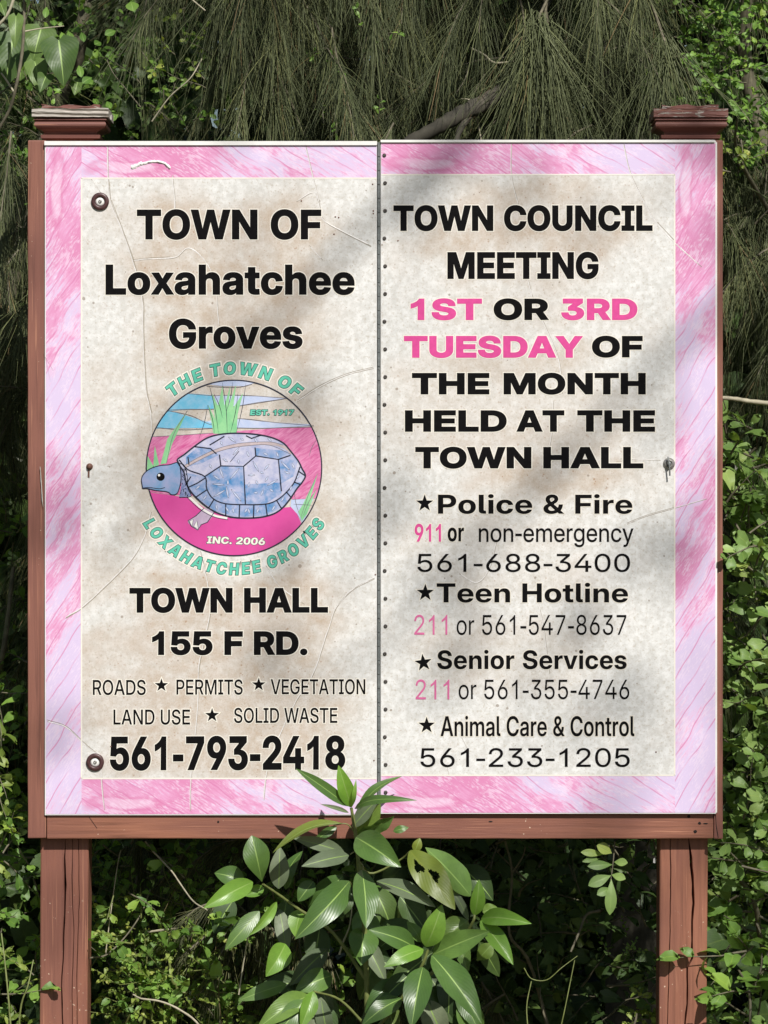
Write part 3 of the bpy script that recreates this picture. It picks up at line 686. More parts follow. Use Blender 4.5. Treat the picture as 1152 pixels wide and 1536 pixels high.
  '9': (645, '318,737 399,737q 529,677q 606,564q 606,486 606,426q 560,313q 518,253 347,0 153,0 371,321 423,321 414,306q 374,274q 315,253q 275,253 204,253q 98,308q 39,412q 39,483 39,559q 110,674q 236,737q|322,594 291,594q 243,566q 215,517q 215,486 215,454q 243,405q 291,377q 322,377 352,377q 400,405q 427,454q 427,486 427,517q 400,566q 352,594q'),
  'A': (767, '11,0 254,728 509,728 757,0 543,0 453,297 428,384q 380,564q 357,661 404,661 381,564q 335,384q 310,297 220,0|185,136 185,281 582,281 582,136'),
  'C': (736, '379,-11 279,-11q 121,76q 28,244q 28,363 28,484q 121,652q 280,738q 379,738 446,738q 561,700q 648,628q 702,525q 709,461 517,461 513,487q 491,528q 456,558q 411,573q 383,573 331,573q 259,523q 222,430q 222,363 222,296q 259,203q 331,155q 382,155 410,155q 456,170q 490,199q 513,240q 518,266 710,266 704,210q 653,110q 568,33q 451,-11q'),
  'E': (620, '46,0 46,728 584,728 584,570 236,570 236,442 556,442 556,289 236,289 236,158 583,158 583,0'),
  'F': (593, '46,0 46,728 569,728 569,570 236,570 236,416 544,416 544,263 236,263 236,0'),
  'G': (746, '383,-11 276,-11q 117,81q 28,248q 28,363 28,483q 122,651q 282,738q 380,738 445,738q 558,702q 646,633q 700,540q 705,483 513,483 508,504q 487,537q 455,561q 412,573q 386,573 334,573q 260,524q 222,431q 222,364 222,297q 260,204q 334,155q 387,155 433,155q 495,183q 527,235q 527,269 565,265 390,265 390,402 712,402 712,302 712,206q 628,65q 480,-11q'),
  'H': (736, '46,0 46,728 236,728 236,450 500,450 500,728 690,728 690,0 500,0 500,292 236,292 236,0'),
  'I': (460, '28,0 28,152 135,152 135,576 28,576 28,728 432,728 432,576 325,576 325,152 432,152 432,0'),
  'L': (569, '46,0 46,728 236,728 236,158 545,158 545,0'),
  'N': (750, '46,0 46,728 246,728 434,424 450,398q 486,331q 524,253q 542,209 522,180 520,219q 515,318q 512,412q 512,442 512,728 704,728 704,0 503,0 330,280 310,313q 268,388q 223,477q 198,529 227,536 231,485q 236,386q 238,305q 238,280 238,0'),
  'O': (759, '379,-11 281,-11q 121,76q 28,244q 28,363 28,484q 121,652q 281,738q 379,738 478,738q 637,652q 730,484q 730,363 730,243q 637,76q 478,-11q|379,155 430,155q 500,203q 537,297q 537,363 537,430q 500,524q 430,573q 379,573 330,573q 259,524q 222,430q 222,363 222,297q 259,203q 330,155q'),
  'R': (664, '46,0 46,728 352,728 436,728q 559,667q 627,556q 627,479 627,404q 557,295q 430,238q 344,238 162,238 162,386 326,386 360,386q 409,408q 436,449q 436,479 436,510q 409,551q 360,573q 325,573 236,573 236,0|447,0 279,331 478,331 649,0'),
  'S': (672, '341,-11 244,-11q 106,47q 32,161q 32,245 212,245 214,212q 246,167q 302,143q 341,143 375,143q 423,160q 450,191q 450,212 450,231q 426,258q 374,279q 332,288 259,303 157,324q 47,427q 47,509 47,578q 122,681q 253,738q 339,738 427,738q 555,681q 626,574q 627,501 449,501 446,540q 389,585q 341,585 310,585q 265,568q 241,539q 241,520 241,501q 264,474q 312,454q 349,447 410,435 469,423q 556,384q 613,331q 640,262q 640,220 640,147q 569,44q 435,-11q'),
  'T': (666, '24,570 24,728 641,728 641,570 428,570 428,0 238,0 238,570'),
  'V': (760, '257,0 11,728 222,728 313,431 339,344q 387,164q 411,70 361,70 384,164q 429,344q 454,431 541,728 750,728 511,0'),
  'W': (1048, '204,0 11,728 219,728 283,429 294,378q 312,266q 330,155q 339,103 298,103 308,155q 328,266q 348,378q 360,429 430,728 618,728 688,429 700,378q 721,266q 740,155q 750,103 709,103 718,155q 736,266q 755,378q 765,429 829,728 1038,728 844,0 632,0 550,332 536,387q 514,525q 498,605 550,605 533,526q 513,388q 499,332 416,0'),
  'X': (752, '11,0 321,441 321,298 39,728 256,728 319,627 337,598q 365,543q 391,492q 405,467 350,467 365,492q 391,543q 420,598q 439,627 502,728 714,728 439,309 439,443 741,0 518,0 434,131 418,155q 395,195q 375,231q 363,251 388,251 377,232q 356,195q 332,155q 316,131 228,0'),
 },
}

# plain figures one and hyphens, drawn without a foot
FONTS['B']['1'] = (600, '413,0 276,0 276,525 201,455q 99,421 99,546 153,564q 216,613 279,662q 302,727 413,727')
FONTS['H']['1'] = (560, '413,0 240,0 240,500 180,440q 70,400 70,546 133,564q 196,613 259,662q 282,727 413,727')
FONTS['R']['1'] = (600, '392,0 304,0 304,568 272,538q 221,508 169,477q 129,462 129,547 203,582q 258,631 313,681q 336,727 392,727')
FONTS['B']['-'] = (370, '45,195 45,325 325,325 325,195')
FONTS['R']['-'] = (370, '42,232 42,318 328,318 328,232')


def glyph_polys(f, ch):
    out = []
    for c in FONTS[f][ch][1].split('|'):
        pts = []
        for t in c.split():
            q = t.endswith('q')
            x, y = t.rstrip('q').split(',')
            pts.append((float(x) / 1000, float(y) / 1000, not q))
        k = next(i for i in range(len(pts)) if pts[i][2])
        pts = pts[k:] + pts[:k]
        Q = []
        for i in range(len(pts)):
            Q.append(pts[i])
            j = pts[(i + 1) % len(pts)]
            if not pts[i][2] and not j[2]:
                Q.append(((pts[i][0] + j[0]) / 2, (pts[i][1] + j[1]) / 2, True))
        poly = []
        for i, a in enumerate(Q):
            if a[2]:
                poly.append(a[:2])
            else:
                p, nx = Q[i - 1], Q[(i + 1) % len(Q)]
                for s in (0.25, 0.5, 0.75):
                    poly.append(tuple((1 - s) ** 2 * p[h] + 2 * s * (1 - s) * a[h] + s * s * nx[h] for h in (0, 1)))
        out.append(poly)
    return out


def fill(polys, offset=0.0):
    """triangulate closed contours (x, z) by winding number; offset grows the filled side"""
    cs = []
    for p in polys:
        a = np.array(p, float)
        keep = np.linalg.norm(a - np.roll(a, 1, 0), axis=1) > 1e-6
        cs.append(a[keep])
    area = lambda a: 0.5 * np.sum(a[:, 0] * np.roll(a[:, 1], -1) - np.roll(a[:, 0], -1) * a[:, 1])
    sg = 1.0 if sum(area(a) for a in cs) > 0 else -1.0
    if offset:
        out = []
        for a in cs:
            e0 = a - np.roll(a, 1, 0)
            e1 = np.roll(a, -1, 0) - a
            n0 = np.stack([e0[:, 1], -e0[:, 0]], 1) / np.linalg.norm(e0, axis=1)[:, None] * sg
            n1 = np.stack([e1[:, 1], -e1[:, 0]], 1) / np.linalg.norm(e1, axis=1)[:, None] * sg
            b = n0 + n1
            b /= np.linalg.norm(b, axis=1)[:, None] + 1e-9
            k = 1 / np.clip((b * n0).sum(1), 0.6, 1)
            out.append(a + b * (k * offset)[:, None])
        cs = out
    vv, ee, o = [], [], 0
    for a in cs:
        n = len(a)
        vv += [Vector((x * 100, z * 100)) for x, z in a]
        ee += [(o + i, o + (i + 1) % n) for i in range(n)]
        o += n
    V, _, F, _, _, _ = delaunay_2d_cdt(vv, ee, [], 0, 1e-6)
    V = np.array([(v.x, v.y) for v in V]) / 100
    F = np.array([f for f in F])
    c = V[F].mean(1)
    w = np.zeros(len(F))
    for a in cs:
        b = np.roll(a, -1, 0)
        ay, by = a[:, 1][None], b[:, 1][None]
        cy, cx = c[:, 1][:, None], c[:, 0][:, None]
        cr = (b[:, 0] - a[:, 0])[None] * (cy - ay) - (cx - a[:, 0][None]) * (by - ay)
        w += ((ay <= cy) & (by > cy) & (cr > 0)).sum(1) - ((ay > cy) & (by <= cy) & (cr < 0)).sum(1)
    F = F[w * sg > 0.5]
    return V, [tuple(f) for f in F]


class Flat:
    """collects flat print shapes in the board's plane and links them as one mesh"""
    def __init__(self):
        self.V, self.F, self.I, self.mats, self.n = [], [], [], [], 0

    def add(self, polys, mat, h, offset=0.0):
        V, F = fill(polys, offset)
        self.raw(V, F, mat, h)

    def raw(self, V, F, mat, h):
        if mat not in self.mats:
            self.mats.append(mat)
        k = self.mats.index(mat)
        for a, b in V:
            self.V.append((a, -h, b))
        for f in F:
            # face the viewer (-Y)
            p = [V[i] for i in f]
            ar = sum(p[i][0] * p[(i + 1) % len(p)][1] - p[(i + 1) % len(p)][0] * p[i][1] for i in range(len(p)))
            f = list(f) if ar > 0 else list(f)[::-1]
            self.F.append([i + self.n for i in f])
            self.I.append(k)
        self.n += len(V)

    def stroke(self, pts, width, mat, h, closed=False, taper=False):
        pts = [Vector((p[0], p[1])) for p in pts]
        m = len(pts)
        V, F = [], []
        for i, p in enumerate(pts):
            a = pts[(i - 1) % m] if (closed or i) else p
            b = pts[(i + 1) % m] if (closed or i < m - 1) else p
            t = (b - a)
            t = t.normalized() if t.length else Vector((1, 0))
            nrm = Vector((-t.y, t.x)) * width / 2
            if taper:
                nrm *= max(0.15, math.sin(math.pi * (0.08 + 0.84 * i / (m - 1))))
            V += [tuple(p + nrm), tuple(p - nrm)]
        for i in range(m if closed else m - 1):
            j = (i + 1) % m
            F.append((2 * i, 2 * j, 2 * j + 1, 2 * i + 1))
        self.raw(V, F, mat, h)

    def build(self, name, parent, label=None, loc_y=0.0):
        me = bpy.data.meshes.new(name)
        me.from_pydata(self.V, [], self.F)
        me.polygons.foreach_set('material_index', self.I)
        for m in self.mats:
            me.materials.append(m)
        me.update()
        o = link(bpy.data.objects.new(name, me), parent)
        o.location.y = loc_y
        if label:
            o['label'] = label
        return o


def xz(px, py):
    p = P(px, py)
    return (p.x, p.z)


def layout(font, text, space=0.28):
    x, out = 0.0, []
    for ch in text:
        if ch == ' ':
            x += space
            continue
        for poly in glyph_polys(font, ch):
            out.append((ch, [(x + a, b) for a, b in poly]))
        x += FONTS[font][ch][0] / 1000
    return out


CAP = 0.727


def text_line(flat, font, text, x0, x1, ytop, ybase, mat, halo=None, hw=1.35, slope=0.0, space=0.28, bold=0.0, h=0.0006):
    g = layout(font, text, space)
    xs = [a for _, p in g for a, b in p]
    mn, mx = min(xs), max(xs)
    sx = (x1 - x0) / (mx - mn)
    sy = (ybase - ytop) / CAP
    polys = []
    for _, p in g:
        polys.append([xz(x0 + (a - mn) * sx, ybase - b * sy + slope * (a - mn) * sx) for a, b in p])
    flat.add(polys, mat, h, bold * S)
    if halo:
        flat.add(polys, halo, h - 0.0003, (hw + bold) * S)


def star(flat, cx, cy, r, mat, halo=None, rot=0.0, h=0.0006):
    p = []
    for i in range(10):
        a = math.pi / 2 + i * math.pi / 5 + rot
        rr = r if i % 2 == 0 else r * 0.40
        p.append(xz(cx + rr * math.cos(a), cy - rr * math.sin(a)))
    flat.add([p], mat, h)
    if halo:
        flat.add([p], halo, h - 0.0003, 2 * S)


# ---------------------------------------------------------------- ground
def make_ground():
    n = 60
    xs = np.sign(np.linspace(-1, 1, n)) * np.abs(np.linspace(-1, 1, n)) ** 3 * 300
    X, Y = np.meshgrid(xs, xs)
    Z = 0.03 * np.sin(X * 1.7) * np.cos(Y * 1.3) * np.exp(-(X ** 2 + Y ** 2) / 400)
    V = np.stack([X.ravel(), Y.ravel(), Z.ravel()], 1)
    i = np.arange(n - 1)[:, None] * n + np.arange(n - 1)[None, :]
    F = np.stack([i, i + 1, i + n + 1, i + n], -1).reshape(-1, 4)
    m = NT('leaf_litter_ground')
    c = m.coord()
    f = m.noise(c, 3, 8, 0.65)
    g = m.noise(c, 60, 5, 0.7)
    col = m.mix(m.ramp(f, [(0.42, 0.0), (0.58, 1.0)]), lin(86, 98, 52), lin(112, 98, 74))
    col = m.mix(m.math('MULTIPLY', g, 0.6), col, lin(60, 54, 38))
    m.set(col, 0.9, 0, 0.2)
    m.bump(g, 0.8, 0.02)
    o = link(bpy.data.objects.new('ground', mesh_np('ground', V, F, m.m)))
    o['kind'] = 'structure'


make_ground()

# ---------------------------------------------------------------- the notice board
board = thing('notice_board', 'pink bordered town notice board on two red-brown posts, with a turtle seal and phone numbers', 'notice board', (0, 0, 0))

PF = -0.0          # y of the printed faces


def panel(px0, px1, py0, py1, thick, label):
    bm = bmesh.new()
    px_box(bm, px0, px1, py0, py1, 0.0006, thick)
    o = bm_obj('panel', bm, M['white'], board, bevel=0.0012)
    o['label'] = label
    return o


LP = panel(67, 565.5, 212, 1223, 0.0044, 'left panel printed with the town name, seal and town hall phone number')
RP = panel(571, 1074, 211, 1220.5, 0.0090, 'right panel printed with the council meeting notice and hotlines')
LP.location.y = 0.0045

TAN_L = [(345, 337, 170, 40, .9), (345, 380, 150, 25, .8), (345, 420, 190, 35, 1), (350, 500, 150, 55, .95), (350, 455, 150, 20, .7), (350, 560, 150, 30, .8), (200, 560, 40, 50, .3),
         (350, 700, 200, 200, .75), (345, 900, 190, 40, 1), (345, 965, 190, 40, .9), (345, 1030, 215, 35, .9), (345, 1075, 215, 35, .9), (345, 1130, 220, 40, .9), (200, 330, 60, 30, .4), (160, 980, 50, 60, .6), (170, 860, 40, 50, .5), (160, 1060, 40, 60, .7)]
TAN_R = [(790, 292, 130, 14, .8), (790, 355, 190, 20, .9), (790, 400, 140, 30, .5), (790, 465, 130, 20, .35), (770, 545, 140, 14, .7), (790, 600, 190, 30, .4), (660, 600, 60, 80, .4), (790, 655, 190, 20, .6),
         (830, 715, 150, 16, .9), (620, 650, 60, 50, .3), (740, 800, 150, 25, .3), (760, 870, 150, 14, .3), (760, 960, 150, 12, .4), (760, 1010, 150, 10, .35), (900, 300, 60, 20, .4)]


def print_sheet(px0, px1, py0, py1, blobs, parent):
    nx, ny = int((px1 - px0) / 4), int((py1 - py0) / 4)
    X, Y = np.meshgrid(np.linspace(px0, px1, nx + 1), np.linspace(py0, py1, ny + 1))
    t = np.zeros_like(X)
    WX = X + 14 * np.sin(Y / 23 + X / 61) + 9 * np.sin(Y / 9.5)
    WY = Y + 10 * np.sin(X / 31 + Y / 47) + 6 * np.sin(X / 11.3)
    for cx, cy, hx, hy, a in blobs:
        dx = np.maximum(0, np.abs(WX - cx) - hx * 0.6) / 48
        dy = np.maximum(0, np.abs(WY - cy) - hy * 0.45) / 24
        t = np.maximum(t, a * np.exp(-(dx ** 2 + dy ** 2)))
    V = np.stack([((X - 576) * S).ravel(), np.full(X.size, -0.0), (ZC + (768 - Y) * S).ravel()], 1)
    i = np.arange(ny)[:, None] * (nx + 1) + np.arange(nx)[None, :]
    F = np.stack([i, i + nx + 1, i + nx + 2, i + 1], -1).reshape(-1, 4)
    me = mesh_np('printed_sheet', V, F, M['print'], False, extra={'tan': t.ravel()})
    return link(bpy.data.objects.new('printed_sheet', me), parent)


def border(px0, px1, py0, py1, vertical, parent, seed, h=0.0):
    L = (py1 - py0) if vertical else (px1 - px0)
    W = (px1 - px0) if vertical else (py1 - py0)
    nu, nv = int(L / 6), 8
    U, Vv = np.meshgrid(np.linspace(0, L, nu + 1), np.linspace(0, W, nv + 1))
    if vertical:
        X, Y = px0 + Vv, py0 + U
    else:
        X, Y = px0 + U, py1 - Vv
    kn = [(0, .55), (120, .75), (230, .6), (300, .35), (360, .15), (420, .12), (470, .5), (520, .6), (600, .5), (660, .55), (720, .35), (790, .15), (850, .3), (930, .12), (1010, .2)] if vertical else \
         [(0, .5), (60, .85), (150, .8), (230, .55), (320, .35), (400, .2), (500, .45)]
    base = np.interp(U, [k[0] for k in kn], [k[1] for k in kn])
    base = base + 0.18 * np.sin(U / 37 + seed) * np.cos(Vv / 21 + seed * 2)
    sgn = 1 if vertical else -1
    V = np.stack([((X - 576) * S).ravel(), np.full(X.size, -h), (ZC + (768 - Y) * S).ravel()], 1)
    i = np.arange(nv)[:, None] * (nu + 1) + np.arange(nu)[None, :]
    F = np.stack([i, i + 1, i + nu + 2, i + nu + 1], -1).reshape(-1, 4)
    # both windings seen from -Y: pick the one whose normal points at the viewer
    a, b, c = V[F[0][0]], V[F[0][1]], V[F[0][2]]
    if np.cross(b - a, c - a)[1] > 0:
        F = F[:, ::-1]
    uv = np.stack([(U * S + seed * 0.0).ravel(), (Vv * S).ravel()], 1)
    me = mesh_np('border_strip', V, F, M['border'], False, uv=uv, extra={'pink': base.ravel()})
    return link(bpy.data.objects.new('border_strip', me), parent)


print_sheet(122, 564.8, 267, 1168, TAN_L, LP)
print_sheet(571.8, 1012, 262, 1163, TAN_R, RP)
border(68.5, 122, 218, 1221.5, True, LP, 0)
border(122, 564.8, 218, 267, False, LP, 1)
border(122, 564.8, 1168, 1221.5, False, LP, 2)
border(1012.5, 1073, 215, 1219, True, RP, 3)
border(571.8, 1012.5, 215, 262, False, RP, 4)
border(571.8, 1012.5, 1163, 1219, False, RP, 5)

# thin white keyline between print and border
f = Flat()
for a, b in (((122, 267), (564.5, 267)), ((122, 267), (122, 1168)), ((122, 1168), (564.5, 1168))):
    f.stroke([xz(*a), xz(*b)], 2.2 * S, M['halo'], 0.0003)
f.build('keyline', LP)
f = Flat()
for a, b in (((572, 262), (1012, 262)), ((1012, 262), (1012, 1163)), ((572, 1163), (1012, 1163))):
    f.stroke([xz(*a), xz(*b)], 2.2 * S, M['halo'], 0.0003)
f.build('keyline', RP)

# raised white lip along the top of both panels
for pr, x0, x1, ya, yb in ((LP, 66.5, 565.5, 211.5, 217.6), (RP, 571, 1072, 210, 213.6)):
    bm = bmesh.new()
    px_box(bm, x0, x1, ya, yb, -0.0035, 0.0042)
    bm_obj('top_lip', bm, M['white'], pr, bevel=0.0018)


def lines(parent, label, items, stars=()):
    fl = Flat()
    for it in items:
        font, text, x0, x1, yt, yb, ink = it[:7]
        kw = it[7] if len(it) > 7 else {}
        kw = dict(kw)
        ha = kw.pop('halo', 'halo')
        text_line(fl, font, text, x0, x1, yt, yb, M[ink], M[ha] if ha else None, **kw)
    for s in stars:
        star(fl, s[0], s[1], s[2], M['ink'], M['halo'], s[3] if len(s) > 3 else 0)
    return fl.build('lettering', parent, label)


lines(LP, 'black heading words TOWN OF', [('B', 'TOWN OF', 206, 481, 315, 358, 'ink', dict(bold=.9))])
lines(LP, 'black heading word Loxahatchee', [('B', 'Loxahatchee', 159, 531, 397.5, 441, 'ink', dict(bold=.9))])
lines(LP, 'black heading word Groves', [('B', 'Groves', 254, 453, 479, 522, 'ink', dict(bold=.9))])
lines(LP, 'black words TOWN HALL', [('B', 'TOWN HALL', 195, 491, 883, 918, 'ink', dict(bold=1.1))])
lines(LP, 'black address 155 F RD.', [('B', '155 F RD.', 229, 460, 948, 981.5, 'ink', dict(bold=1.1))])
lines(LP, 'small black row ROADS PERMITS VEGETATION with stars between', [
    ('M', 'ROADS', 139, 218.5, 1020, 1042.5, 'ink'), ('M', 'PERMITS', 264.5, 364, 1019.5, 1042, 'ink'),
    ('M', 'VEGETATION', 406, 548, 1019, 1041.5, 'ink')], [(242, 1028, 10.5), (388, 1027, 10.5)])
lines(LP, 'small black row LAND USE, SOLID WASTE with a star between', [
    ('M', 'LAND USE', 170, 285, 1064.5, 1087, 'ink'), ('M', 'SOLID WASTE', 351, 506, 1062, 1084.5, 'ink')], [(318, 1073, 11)])
lines(LP, 'large black phone number 561-793-2418', [('B', '561-793-2418', 165.5, 517, 1106, 1155, 'ink', dict(bold=.9, slope=-0.004))])

lines(RP, 'black heading words TOWN COUNCIL', [('B', 'TOWN COUNCIL', 591, 978, 309, 345.5, 'ink', dict(bold=.9))])
lines(RP, 'black heading word MEETING', [('B', 'MEETING', 672, 897, 379, 417.5, 'ink', dict(bold=.9))])
lines(RP, 'pink 1ST and 3RD with black OR between', [
    ('B', '1ST', 617, 722, 449, 479, 'hot', dict(bold=1.1)), ('B', 'OR', 741.5, 822, 449, 479, 'ink', dict(bold=1.1)), ('B', '3RD', 843, 955, 449, 479, 'hot', dict(bold=1.1))])
lines(RP, 'pink TUESDAY and black OF', [('B', 'TUESDAY', 607, 873, 505, 535.5, 'hot', dict(bold=1.1)), ('B', 'OF', 889, 963, 505, 535, 'ink', dict(bold=1.1))])
lines(RP, 'black words THE MONTH', [('B', 'THE', 619, 733, 560.5, 590.5, 'ink', dict(bold=1.1)), ('B', 'MONTH', 756.5, 967.5, 560.5, 590.5, 'ink', dict(bold=1.1))])
lines(RP, 'black words HELD AT THE', [('B', 'HELD', 608.5, 759, 616.5, 646.5, 'ink', dict(bold=1.1)), ('B', 'AT', 776, 845.5, 616.5, 646.5, 'ink', dict(bold=1.1)), ('B', 'THE', 867, 981.5, 616.5, 646.5, 'ink', dict(bold=1.1))])
lines(RP, 'black words TOWN HALL on the right panel', [('B', 'TOWN', 624, 796, 671.5, 701.5, 'ink', dict(bold=1.1)), ('B', 'HALL', 816, 964, 671.5, 701.5, 'ink', dict(bold=1.1))])
HF = dict(halo='halo_faint')
lines(RP, 'starred black words Police & Fire', [('B', 'Police & Fire', 657, 948.5, 742, 770.5, 'ink', dict(halo='halo_faint'))], [(637, 755, 13.5)])
lines(RP, 'pink 911 and bold black or', [
    ('B', '911', 622, 661.5, 786, 812.5, 'hot', dict(halo='halo_faint')), ('B', 'or', 671.5, 696, 784, 812, 'ink', dict(halo='halo_faint'))])
lines(RP, 'thin black word non-emergency', [('R', 'non-emergency', 718.5, 950, 785.5, 812.5, 'ink', dict(halo=None, bold=.25))])
lines(RP, 'black phone number 561-688-3400', [('R', '561-688-3400', 626.5, 945, 831, 857.5, 'ink', dict(halo=None, bold=.2))])
lines(RP, 'starred black words Teen Hotline', [('B', 'Teen Hotline', 655, 942, 875, 903.5, 'ink', dict(halo='halo_faint'))], [(638, 889, 13.5)])
lines(RP, 'pink 211 and black or 561-547-8637', [('R', '211', 621.5, 671, 922.5, 952, 'hot_pale', dict(halo=None)), ('R', 'or 561-547-8637', 685, 939.5, 922.5, 952, 'ink', dict(halo=None))])
lines(RP, 'starred black words Senior Services', [('B', 'Senior Services', 656, 940, 975.5, 1003.5, 'ink', dict(halo='halo_faint'))], [(635, 994, 13.5, 0.12)])
lines(RP, 'pink 211 and black or 561-355-4746', [('R', '211', 623.5, 674, 1019.5, 1049, 'hot_pale', dict(halo=None)), ('R', 'or 561-355-4746', 688, 944, 1019.5, 1048.5, 'ink', dict(halo=None))])
lines(RP, 'starred black words Animal Care & Control', [('M', 'Animal Care & Control', 661, 951.5, 1074.5, 1104, 'ink', dict(halo='halo_faint', bold=.2))], [(640, 1088, 13)])
lines(RP, 'black phone number 561-233-1205', [('R', '561-233-1205', 631, 944.5, 1122.5, 1150, 'ink', dict(halo=None, bold=.2))])


# ---------------------------------------------------------------- the round town seal
def make_seal():
    fl = Flat()
    Z = lambda x, y: xz(180 + x / 3.388, 520 + y / 3.388)
    CX, CY, R = 579, 616, 444

    def sm(pts, k=5, closed=True):
        if closed:
            q = smooth_path([(x, y, 0) for x, y in (pts[-2:] + pts + pts[:2])], k)
            q = q[2 * k:-2 * k]
        else:
            q = smooth_path([(x, y, 0) for x, y in pts], k)
        return [(p.x, p.y) for p in q]

    def clip(pts):
        out = []
        n = len(pts)
        for i in range(n):
            a, b = pts[i], pts[(i + 1) % n]
            m = max(1, int(math.hypot(b[0] - a[0], b[1] - a[1]) / 14))
            for j in range(m):
                x, y = a[0] + (b[0] - a[0]) * j / m, a[1] + (b[1] - a[1]) * j / m
                r = math.hypot(x - CX, y - CY)
                if r > R:
                    x, y = CX + (x - CX) * R / r, CY + (y - CY) * R / r
                out.append((x, y))
        return out

    def area(pts, mat, lv, clipped=True, smooth=False):
        if smooth:
            pts = sm(pts)
        if clipped:
            pts = clip(pts)
        fl.add([[Z(*p) for p in pts]], M[mat], 0.0004 + lv * 0.00012)

    def line(pts, mat, wd, lv, smooth=True, closed=False, taper=False):
        if smooth:
            pts = sm(pts, 5, closed)
        fl.stroke([Z(*p) for p in pts], wd * S / 3.388, M[mat], 0.0004 + lv * 0.00012, closed, taper)

    area([(220, 330), (290, 262), (345, 236), (470, 246), (482, 316), (400, 318), (300, 322)], 's_blue', 1)
    area([(482, 248), (700, 252), (850, 262), (700, 282), (610, 298), (482, 318)], 's_lil', 1)
    area([(440, 190), (520, 200), (640, 200), (690, 180), (640, 150), (520, 150)], 's_lil', 1)
    area([(150, 415), (200, 350), (246, 324), (330, 348), (420, 375), (500, 400), (520, 412), (300, 414)], 's_blue', 1)
    area([(470, 372), (600, 366), (720, 380), (960, 394), (990, 402), (700, 415), (520, 414), (440, 380)], 's_lil', 1)
    area([(120, 462), (300, 450), (480, 438), (640, 425), (800, 414), (1000, 410), (1060, 560), (1030, 770), (880, 776), (700, 700), (400, 760), (240, 750), (130, 735)], 's_pink', 1.5)
    area([(120, 700), (160, 742), (240, 752), (350, 768), (430, 820), (560, 872), (700, 872), (800, 822), (868, 814), (900, 850), (925, 905), (870, 990), (760, 1060), (579, 1100), (400, 1060), (250, 960), (150, 820)], 's_mag', 2)
    area([(870, 778), (985, 772), (970, 800), (930, 900), (900, 850), (866, 812)], 's_lil', 1.8)
    for pts in ([(345, 238), (470, 248), (620, 246), (850, 262)], [(246, 322), (330, 318), (482, 316), (620, 298), (850, 262)], [(246, 326), (360, 350), (480, 400), (600, 366), (780, 384), (985, 402)],
                [(180, 410), (330, 422), (520, 412), (720, 414), (970, 408)], [(158, 458), (300, 450), (480, 438)], [(440, 200), (500, 204), (600, 206), (670, 190)]):
        line(pts, 'thin', 3, 2)
    # grass tufts
    area([(475, 442), (455, 330), (448, 296), (484, 372), (468, 238), (498, 300), (520, 200), (530, 300), (560, 200), (552, 300), (590, 190), (575, 310), (625, 235), (598, 340), (592, 442)], 's_green', 2.5, False)
    for a, b in (((500, 440), (455, 200)), ((545, 440), (520, 182)), ((540, 330), (572, 180)), ((590, 440), (640, 184)), ((480, 440), (446, 296)), ((560, 440), (600, 230)), ((520, 360), (478, 240)), ((400, 470), (446, 296))):
        line([a, ((a[0] + b[0]) / 2 + 6, (a[1] + b[1]) / 2), b], 'line', 3.2, 3, taper=True)
    area([(205, 598), (236, 592), (262, 500), (342, 325), (240, 470)], 's_green', 2.5, False)
    line([(236, 592), (270, 450), (342, 325)], 'thin', 3, 3)
    area([(168, 612), (176, 500), (198, 600)], 's_green', 2.5, False)
    area([(136, 628), (140, 555), (172, 612)], 's_green', 2.5)
    area([(905, 840), (930, 800), (1006, 640), (960, 790), (1000, 720), (950, 850), (925, 886)], 's_green', 2.6, False)
    for a, b in (((915, 880), (1006, 640)), ((930, 860), (1000, 720)), ((910, 850), (885, 720)), ((880, 800), (980, 806)), ((960, 560), (1000, 470))):
        line([a, ((a[0] + b[0]) / 2 - 6, (a[1] + b[1]) / 2), b], 'thin', 3, 3, taper=True)
    # turtle
    shell = [(290, 575), (330, 545), (380, 505), (440, 465), (500, 447), (570, 440), (650, 442), (720, 450), (780, 465), (830, 490), (862, 525), (905, 580), (925, 620), (942, 655), (925, 690), (900, 720), (870, 765),
             (830, 815), (790, 845), (740, 862), (680, 870), (600, 870), (540, 860), (480, 838), (430, 805), (385, 765), (355, 730), (335, 690), (325, 640), (300, 600)]
    area([(425, 822), (478, 842), (444, 892), (412, 905), (395, 932), (360, 910), (345, 885), (385, 860)], 's_leg', 3, False, True)
    line([(425, 822), (385, 860), (345, 885), (362, 912), (395, 932), (412, 905), (444, 892), (478, 842)], 'line', 4, 3.6, False)
    for c in ([(352, 888), (372, 878), (366, 912)], [(374, 914), (390, 884), (398, 928)]):
        area(c, 'white', 4, False)
        line(c, 'line', 3, 4.5, False, True)
    line([(348, 762), (415, 822), (480, 858), (545, 872)], 'white', 11, 3.2)
    line([(340, 766), (410, 830), (480, 866), (550, 880)], 'line', 3, 3.4)
    area([(288, 592), (328, 602), (342, 640), (345, 720), (362, 762), (300, 767), (312, 700), (302, 640)], 's_neck', 3.5, False)
    area(shell, 's_shell2', 4, False, True)
    area([(335, 560), (390, 515), (455, 512), (500, 550), (420, 590), (335, 612)], 's_shell', 5, False)
    area([(690, 515), (850, 530), (905, 580), (880, 660), (812, 700), (805, 573), (690, 555)], 's_shell', 5, False)
    area([(430, 662), (512, 607), (628, 610), (636, 800), (530, 797), (470, 770), (440, 720)], 's_shell', 5, False)
    area([(636, 700), (820, 690), (820, 745), (740, 798), (637, 801)], 's_shell', 5, False)
    area([(335, 640), (430, 662), (440, 720), (470, 770), (530, 797), (630, 803), (740, 800), (800, 778), (850, 735), (885, 690), (925, 690), (900, 720), (830, 812), (740, 858), (600, 866), (480, 834), (385, 762), (345, 710)], 's_shell', 5.2, False)
    line([(330, 610), (400, 570), (480, 532), (560, 508), (640, 496), (760, 492), (830, 508), (872, 540)], 's_tan', 15, 5.6)
